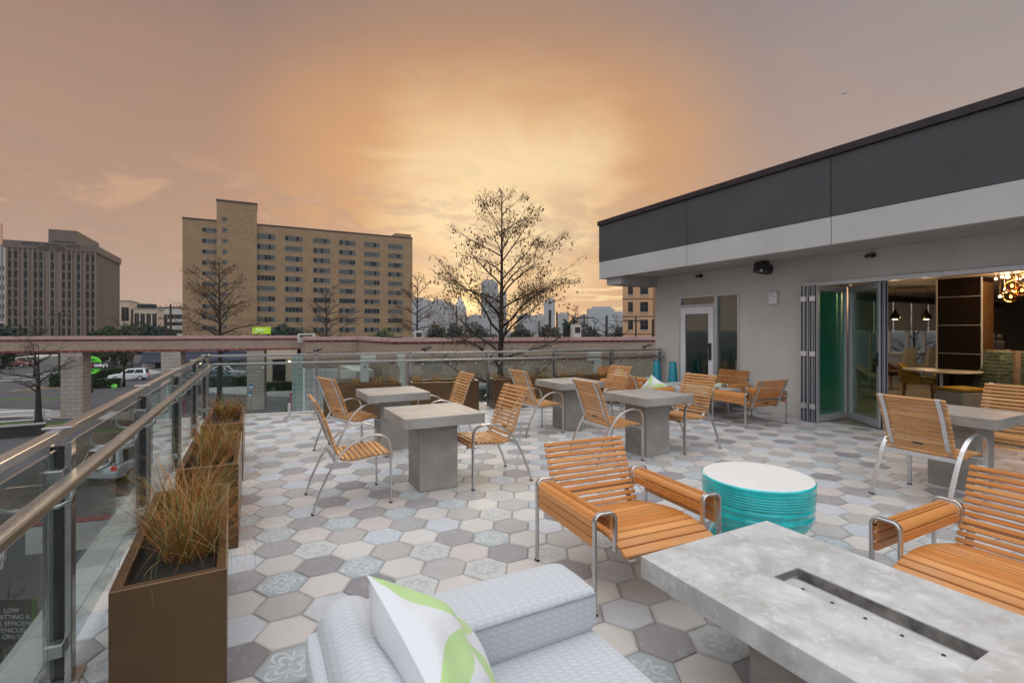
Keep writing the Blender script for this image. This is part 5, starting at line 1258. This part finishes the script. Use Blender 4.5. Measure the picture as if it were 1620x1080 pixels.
# ------------------------------------------------------------------ utility poles with wires
poles = []
for px, ytop, d, arm, wd, lab in [(94, 493, 78, 1, .16, 'utility pole with cross arm before the medical tower'), (138, 505, 75, 0, .13, 'plain dark pole before the corner of the medical tower'), (209, 489, 82, 0, .17, 'thick dark pole before the tan office'), (262, 503, 74, 0, .26, 'stout short pole left of the hotel'), (270, 481, 72, 2, .16, 'tall utility pole with two cross arms left of the hotel'),
      (870, 490, 60, 0, .20, 'thick black pole before the slim glass tower'), (881, 493, 62, 0, .12, 'brown pole close right of the thick black pole'), (853, 508, 70, 0, .12, 'short brown pole before the low pale block'), (907, 500, 66, 0, .12, 'dark pole in front of the evergreen'), (924, 497, 72, 1, .12, 'pole with cross arm right of the evergreen'), (960, 499, 58, 0, .14, 'black pole between the gnarled trees and the apartments'), (1006, 501, 64, 1, .13, 'grey pole with cross arm before the apartment windows'), (1033, 505, 58, 0, .18, 'black pole at the lounge corner'),
      (722, 484, 70, 0, .13, 'dark pole left of the sunset gap'), (737, 495, 72, 0, .12, 'thin pole under the sunset gap'), (776, 505, 74, 0, .11, 'thin pole left of the cypress trunk')]:
    p = gnd(px, d); h = CH + (HZ - ytop) * d / F - GZ; t = thing('utility_pole', lab, 'pole', p, -YAW + R(8), 'utility poles'); MB().tube([(0, 0, 0), (0, 0, h)], [wd * 1.1, wd * .85], 8).build('shaft', M['pole'], t)
    for k_ in range(arm):
        q = MB(); q.box((0, 0, h - .5 - k_ * 1.6), (3.2, .14, .16)); ca = q.build('cross_arm', M['pole'], t); i_ = MB()
        for x in (-1.4, -.5, .5, 1.4): i_.tube([(x, 0, h - .42 - k_ * 1.6), (x, 0, h - .15 - k_ * 1.6)], .05, 6)
        i_.build('insulator', M['sidewalk'], ca)
    poles.append((Vector((p.x, p.y, GZ + h - .2)), lab))
def wire(lab, a, b_, sag):
    mb = MB(); n = 12; mb.tube([a.lerp(b_, i / n) - Vector((0, 0, sag * 4 * (i / n) * (1 - i / n))) for i in range(n + 1)], .022, 4); tag(mb.build('power_line', M['black']), lab, 'wire', 'power lines')
wire('sagging power line between the poles before the medical tower', poles[0][0], poles[2][0], 1.4); wire('power line running from the thick dark pole to the tall double-armed pole', poles[2][0], poles[4][0], 1.0)
wire('power line crossing before the hotel from the tall double-armed pole', poles[4][0] - Vector((0, 0, 1.6)), poles[13][0], 1.2); wire('power line between the thick black pole and the cross arm pole', poles[5][0], poles[9][0], .5); wire('power line crossing before the apartment block', poles[9][0], poles[12][0], .4); wire('power line from the left frame edge to the pole before the medical tower', at(-80, 470, 80), poles[0][0], 1.0)

# ------------------------------------------------------------------ signs
sg_ = thing('shop_sign', 'round green bakery cafe sign with a black name band on a dark post', 'sign', gnd(144.5, 56), -YAW + R(4))
zc = CH - (577.5 - HZ) * 56 / F - GZ; sw = 56 / F
green = plain('bright green sign face', (.10, .50, .03), .5, 0, .03, 1, em=(.1, .5, .03), es=.12)
MB().tube([(0, 0, 0), (0, 0, zc - 12 * sw)], .16, 8).build('post', M['black'], sg_)
n = 40; fc = MB(); fc.prism([(15.5 * sw * math.cos(2 * math.pi * i / n), 14 * sw * math.sin(2 * math.pi * i / n)) for i in range(n)], -.12, .12, M=Matrix.Translation((0, 0, zc)) @ Matrix.Rotation(R(90), 4, 'X')); fc.build('disc', green, sg_)
MB().box((8 * sw, -.02, zc), (52 * sw, .34, 10 * sw)).build('name_band', M['black'], sg_)
wl = plain('white lettering', (.75, .75, .75), .5, 0, 0, 1, em=(1, 1, 1), es=.15); rl = plain('red lettering', (.5, .02, .02), .5, 0, 0, 1, em=(1, .05, .05), es=.1); dk = M['cap']
text_mesh('Schl  tzsky\'s', 8.0 * sw, wl, sg_, 'lettering', Matrix.Translation((8 * sw, -.21, zc + .3 * sw)) @ Mt, .02); text_mesh('o', 8.0 * sw, rl, sg_, 'lettering', Matrix.Translation((2.6 * sw, -.22, zc + .3 * sw)) @ Mt, .02)
text_mesh('BAKERY', 4.2 * sw, dk, sg_, 'lettering', Matrix.Translation((0, -.16, zc + 8.3 * sw)) @ Mt, .02); text_mesh('CAFE', 4.2 * sw, dk, sg_, 'lettering', Matrix.Translation((0, -.16, zc - 8.3 * sw)) @ Mt, .02)
ls = thing('parking_sign', 'dark grey parking sign with white lettering and a green edge in the low bed', 'sign', gnd(22, 9.4), -YAW + R(2))
zc = CH - (985 - HZ) * 9.4 / F - GZ; sw = 9.4 / F
MB().lohi((-.36, -.02, zc - .46), (.36, .02, zc + .46)).build('panel', plain('dark sign panel', (.028, .034, .032), .5), ls); MB().lohi((.361, -.03, zc - .47), (.405, .03, zc + .47)).build('edge', plain('green sign edge', (.05, .17, .03), .5), ls)
for x in (-.25, .25): MB().lohi((x - .03, -.02, 0), (x + .03, .02, zc - .461)).build('leg', M['black'], ls)
text_mesh('LOW\nEMITTING &\nFUEL EFFICIENT\nVEHICLES\nONLY', .125, plain('sign lettering', (.45, .46, .45), .6), ls, 'lettering', Matrix.Translation((-.02, -.024, zc)) @ Mt, .002)
hs = thing('hotel_sign', 'lime green hotel sign with a white scrawl above the arcade', 'sign', gnd(415, 80), -YAW); zc = CH - (523 - HZ) * 80 / F - GZ
MB().lohi((-1.5, -.2, zc - .5), (1.3, .2, zc + .6)).build('panel', plain('lime sign face', (.35, .52, .02), .5, 0, .05, 1, em=(.35, .6, .02), es=.25), hs); mb = MB(); mb.tube([(-1.1, -.22, zc - .3), (-.8, -.22, zc + .3), (-.5, -.22, zc - .2), (-.2, -.22, zc + .25), (.1, -.22, zc - .1), (.5, -.22, zc + .2)], .07, 5); mb.build('scrawl', wl, hs)
for x in (-1.3, 1.1): MB().tube([(x, 0, 0), (x, 0, zc - .4)], .09, 6).build('leg', M['pole'], hs)
es = thing('exit_sign', 'small lime oval sign on a short grey post among clipped hedges', 'sign', gnd(181, 60), -YAW); zc = CH - (610.5 - HZ) * 60 / F - GZ; sw = 60 / F
n = 24; mb = MB(); mb.prism([(4.6 * sw * math.cos(2 * math.pi * i / n), 3.4 * sw * math.sin(2 * math.pi * i / n)) for i in range(n)], -.06, .06, M=Matrix.Translation((0, 0, zc)) @ Matrix.Rotation(R(90), 4, 'X')); mb.build('panel', green, es)
MB().tube([(0, .1, 0), (0, .1, zc)], .06, 6).build('post', M['steel'], es); mb = MB(); mb.tube([(.05, -.08, zc - .06), (.13, -.08, zc + .08), (.2, -.08, zc - .06), (.26, -.08, zc + .06)], .025, 5); mb.build('mark', wl, es)
for px, d, y0, lab in ((397.5, 38, 610, 'blue and white parking sign on a thin post, higher one, before the third pier'), (396, 37, 622, 'blue and white parking sign on a thin post, lower one, before the third pier')):
    t = thing('small_sign', lab, 'sign', gnd(px, d), -YAW); z = CH - (y0 - HZ) * d / F - GZ
    MB().tube([(0, 0, 0), (0, 0, z + .15)], .03, 6).build('post', M['steel'], t); MB().box((0, -.04, z), (.26, .02, .38)).build('plate', plain('blue sign plate', (.10, .20, .32), .5), t); MB().box((0, -.052, z - .12), (.2, .006, .08)).build('stripe', wl, t)

# ------------------------------------------------------------------ cars
def car(lab, loc, rz, col, suv=True, k=1.0, rough=.25):
    t = thing('parked_car', lab, 'car', loc, rz, 'cars in the street')
    paint = plain('car paint', col, rough, .1, .03, 2, 0, .6, coat=.7); L, W = 4.6, 1.82
    side = [(-2.28, .35), (-2.30, .62), (-2.22, .90), (-2.0, .98), (-1.0, 1.02), (1.0, 1.0), (2.05, .86), (2.26, .68), (2.28, .38)] if True else []
    mb = MB(); Mx = Matrix.Rotation(R(90), 4, 'X'); mb.prism(side, -W / 2, W / 2, M=Mx); mb.build('body', paint, t, bevel=.09, seg=3)
    if suv: gh = [(-2.15, .98), (-1.95, 1.60), (-1.5, 1.70), (.1, 1.68), (.95, 1.02)]
    else: gh = [(-1.75, .98), (-1.0, 1.38), (-.6, 1.44), (.2, 1.42), (1.1, 1.0)]
    def cabin(inset, grow, mat, nm, zoff=0):
        m_ = len(gh); vs = []
        for sg in (-1, 1):
            for x, z in gh:
                f = (z - .98) / .7; vs.append((x * (1 + grow * .0), sg * (W / 2 - .06 - .20 * f + grow), z + zoff))
        q = MB(); q.add(vs, [tuple(range(m_)), tuple(range(m_, 2 * m_))[::-1]] + [(i, m_ + i, m_ + (i + 1) % m_, (i + 1) % m_) for i in range(m_)]); return q.build(nm, mat, t, bevel=.05)
    cabin(0, 0, paint, 'cabin')
    cx = sum(x for x, z in gh) / len(gh)
    for sg in (-1, 1):                                    # side glass
        z0, z1 = 1.05, (1.56 if suv else 1.34); f0, f1 = (z0 - .98) / .7, (z1 - .98) / .7
        def X_at(z, front):
            a, b_ = (gh[-1], gh[-2]) if front else (gh[0], gh[1]); return a[0] + (b_[0] - a[0]) * (z - a[1]) / (b_[1] - a[1])
        for xa, xb in ((.06, .46), (.50, .92)):
            lo0, lo1 = X_at(z0, 0) + .15, X_at(z0, 1) - .12; hi0, hi1 = X_at(z1, 0) + .15, X_at(z1, 1) - .12
            e = .012
            mb = MB(); ys = [sg * (W / 2 - .06 - .20 * f + e) for f in (f0, f1)]
            mb.add([(lo0 + (lo1 - lo0) * xa, ys[0], z0), (lo0 + (lo1 - lo0) * xb, ys[0], z0), (hi0 + (hi1 - hi0) * xb, ys[1], z1), (hi0 + (hi1 - hi0) * xa, ys[1], z1)], [(0, 1, 2, 3)]); mb.build('window', M['window'], t)
    for front in (0, 1):
        a, b_ = (gh[-1], gh[-2]) if front else (gh[0], gh[1]); sg = 1 if front else -1; mb = MB(); vs = []
        for f in (.12, .9):
            x = a[0] + (b_[0] - a[0]) * f + sg * .03; z = a[1] + (b_[1] - a[1]) * f + .02; hw = (W / 2 - .06 - .20 * (z - .98) / .7) * .88
            vs += [(x, -hw, z), (x, hw, z)]
        mb.add(vs, [(0, 1, 3, 2)]); mb.build('windscreen', M['window'], t)
    red = plain('tail lamp', (.30, .01, .01), .3, 0, 0, 1, em=(1, .05, .03), es=.5)
    for sg in (-1, 1):
        MB().box((-2.25, sg * .74, .84), (.12, .24, .20)).build('tail_light', red, t, bevel=.03); MB().box((2.17, sg * .70, .72), (.16, .34, .14)).build('headlight', M['cream_top'], t, bevel=.03)
        for x in (-1.42, 1.42):
            wh = MB().tube([(x, sg * .70, .33), (x, sg * .925, .33)], .33, 20).build('wheel', M['rubber'], t); MB().tube([(x, sg * .926, .33), (x, sg * .935, .33)], .21, 16).build('rim', M['alu'], wh)
    MB().box((-2.30, 0, .72), (.03, .50, .14)).build('plate', M['offwhite'], t)
    return t
car('white hatchback parked below the terrace, seen from behind through the railing glass', gnd(215, 24.5), R(62), (.55, .58, .62), True)
car('white minivan parked beyond the green bakery sign', gnd(205, 70), R(176), (.55, .57, .60), True)
car('dark teal sport utility car parked behind the second arcade bay', gnd(352, 68), R(-8), (.03, .07, .08), True)
car('silver pickup-like car behind the dark teal one', gnd(362, 75), R(-8), (.36, .38, .40), True)
car('maroon sedan with lit tail lamps at the far left crossing', gnd(31, 96), R(-30), (.20, .03, .035), False)
car('dark sedan waiting ahead of the maroon one at the far left', gnd(43, 104), R(-30), (.02, .022, .026), False)
# shops across the street, seen under the arcade
t, L, h = block('shop_building', 'low white shop with a navy awning and arched openings seen under the arcade', 'shop', 225, 400, 556, 92, M['offwhite'], 16, cap=.5)
MB().add([(0, -.05, h - .2), (L, -.05, h - .2), (L, -2.2, h - 1.9), (0, -2.2, h - 1.9), (0, -.05, h - .5), (L, -.05, h - .5), (L, -2.2, h - 2.1), (0, -2.2, h - 2.1)], [(0, 3, 2, 1), (4, 5, 6, 7), (2, 3, 7, 6), (0, 4, 7, 3), (1, 2, 6, 5)]).build('awning', M['navy'], t)
for x in (3, 9, 15, 20):
    n = 12; MB().prism([(x - 1.0, 0)] + [(x + 1.0, 0)] + [(x + math.cos(math.pi * i / n), 1.6 + math.sin(math.pi * i / n)) for i in range(n + 1)], -.0, .12, M=Matrix.Rotation(R(90), 4, 'X')).build('arched_opening', M['window'], t)
t, L, h = block('corner_shop', 'low shop with a pale flat canopy and lit glass front at the far left', 'shop', -30, 26, 566, 118, M['tan'], 14)
MB().lohi((-1, -3, h - .6), (L + 5.5, 14, h)).build('canopy', M['offwhite'], t); MB().lohi((.5, -.06, .5), (L - 3, .05, 3.0)).build('shop_window', M['window'], t)
for x in (1.5, 4.5): MB().lohi((x, -.08, 1.2), (x + .8, -.061, 2.4)).build('lit_window', M['window_lit'], t)
t, L, h = block('brick_shop', 'brown brick shop row under the arcade behind the bakery sign', 'shop', 40, 225, 548, 135, M['precast_dk'], 14, cap=.5); MB().lohi((1, -.06, .5), (L - 1, .05, 3.4)).build('shop_window', M['window'], t)
t, L, h = block('garden_shop', 'dim shop front with a dark arched door seen right of the third pier', 'shop', 418, 470, 552, 66, M['tan_light'], 12); MB().lohi((1, -.06, .2), (2.6, .05, 3.2)).build('door', M['window'], t)
lm = thing('street_lantern', 'small glowing amber lantern on the shop front right of the third pier', 'lantern', at(458, 573, 60)); MB().lathe([(.10, -.2), (.16, .05), (.04, .2)], 8).build('glass', lampm, lm); MB().tube([(0, 0, .2), (0, 5.9, .3)], .03, 5).build('bracket', M['black'], lm)
# hedges
def hedge(lab, px, d, L, W, H, rz, seed):
    t = thing('clipped_hedge', lab, 'hedge', gnd(px, d), rz, 'clipped hedges along the street'); mb = MB(); rn = random.Random(seed)
    for i in range(int(700 * max(1, L * .5))):
        p = Vector((rn.uniform(-L / 2, L / 2), rn.uniform(-W / 2, W / 2), rn.uniform(0, H))); ax = rn.randrange(3)
        if rn.random() < .8: p[ax] = (L / 2, W / 2, H)[ax] * (1 if ax == 2 else rn.choice((-1, 1))) * rn.uniform(.93, 1.03)
        e1 = Vector((rn.gauss(0, 1), rn.gauss(0, 1), rn.gauss(0, 1))).normalized(); e2 = e1.orthogonal(); s_ = rn.uniform(.08, .17); mb.add([p - e1 * s_, p - e2 * s_, p + e1 * s_, p + e2 * s_], [(0, 1, 2, 3)])
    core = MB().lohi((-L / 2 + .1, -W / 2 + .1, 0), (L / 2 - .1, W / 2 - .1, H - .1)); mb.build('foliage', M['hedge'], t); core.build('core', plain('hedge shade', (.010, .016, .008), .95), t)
hedge('long dark clipped hedge behind the bakery sign, running away from us', 152, 72, 14, 1.4, 1.3, R(68), 1); hedge('low round clipped hedge right of the bakery sign post', 154, 60.5, 1.3, 1.2, 1.0, 0, 2); hedge('low clipped hedge left of the bakery sign post, beside the first pier', 138, 59.5, 1.2, 1.2, .9, 0, 3); hedge('low clipped hedge under the lime oval sign', 176, 61, 1.5, 1.2, 1.0, 0, 4)
hedge('clipped hedge in front of the dark teal car', 352, 62, 6.0, 1.2, 1.1, R(-10), 5); hedge('dark shrubs along the shop front right of the third pier', 440, 58, 4.5, 1.0, .9, R(-9), 6); hedge('small clipped shrub at the right side of the first footpath', 93, 62, 1.4, 1.4, 1.5, 0, 7)
# pipe railing and low wall on the far left
t = thing('pipe_railing', 'pale steel pipe railing on the grass at the far left', 'railing', gnd(70, 37.5), R(0)); 
for z in (.35, .7, 1.05): MB().tube([(-9, -1.0, z), (0, 0, z), (.35, .05, z - .1)], .03, 6).build('rail', M['whitesteel'], t)
for x in (-9, -6, -3, -.55, 0): MB().tube([(x, x / 9, 0), (x, x / 9, 1.05)], .035, 6).build('post', M['whitesteel'], t)
t = thing('retaining_wall', 'dark low retaining wall below the grass strip at the far left', 'wall', gnd(70, 33.2), R(6)); MB().lohi((-14, 0, 0), (0, .4, .75)).build('face', plain('dark stained concrete', (.028, .026, .024), .9, 0, .3, .5), t); MB().lohi((-14, -.05, .75), (.05, .45, .83)).build('coping', M['sidewalk'], t)
bare_tree('leafless shrub in the low bed beside the parking sign', gnd(14, 10.3), 1.7, 1.1, 41, 12, .03, .08, 6, 0, name='bare_shrub', fine=.8)['category'] = 'shrub'
ap = thing('airplane', 'tiny airplane in the sky above the lounge roof', 'airplane', at(1335.5, 148, 900), R(-20)); s_ = 1.0
MB().tube([(-6, 0, 0), (-5, 0, 0), (4, 0, .1), (6.5, 0, .9)], [.1, .8, .8, .2], 10).build('fuselage', M['fascia_light'], ap, smooth=True); MB().add([(-1, 0, 0), (1, 0, 0), (3.0, 6.5, .5), (2.2, 6.5, .5), (2.2, -6.5, .5), (3.0, -6.5, .5), (-1, 0, .2), (1, 0, .2)], [(0, 1, 2, 3), (1, 0, 4, 5), (7, 6, 3, 2), (6, 7, 5, 4)]).build('wing', M['fascia_light'], ap); MB().add([(4.5, 0, .3), (6.3, 0, .4), (6.8, 0, 2.6), (6.0, 0, 2.6), (4.5, .15, .3), (6.3, .15, .4), (6.8, .15, 2.6), (6.0, .15, 2.6)], [(0, 1, 2, 3), (7, 6, 5, 4), (3, 2, 6, 7), (0, 3, 7, 4), (1, 5, 6, 2)]).build('tail_fin', M['fascia_light'], ap)

p = gnd(1445, 24); bare_tree('bare tree outside the lounge windows, seen through the panes below the blinds', p, 8.6, 3.4, 51, 22, .16, .3, 9, 0, fine=1.2)
# ------------------------------------------------------------------ evening haze
hz = MB(); hz.lohi((-1900, -300, GZ - 1), (1900, 1900, 120)); m = bpy.data.materials.new('evening haze'); m.use_nodes = True; nt = m.node_tree; nt.nodes.clear()
o_ = nt.nodes.new('ShaderNodeOutputMaterial'); v_ = nt.nodes.new('ShaderNodeVolumePrincipled'); v_.inputs['Color'].default_value = (.86, .83, .82, 1); v_.inputs['Density'].default_value = .00015; v_.inputs['Anisotropy'].default_value = .2
nt.links.new(v_.outputs[0], o_.inputs['Volume']); tag(hz.build('haze', m), kind='stuff')
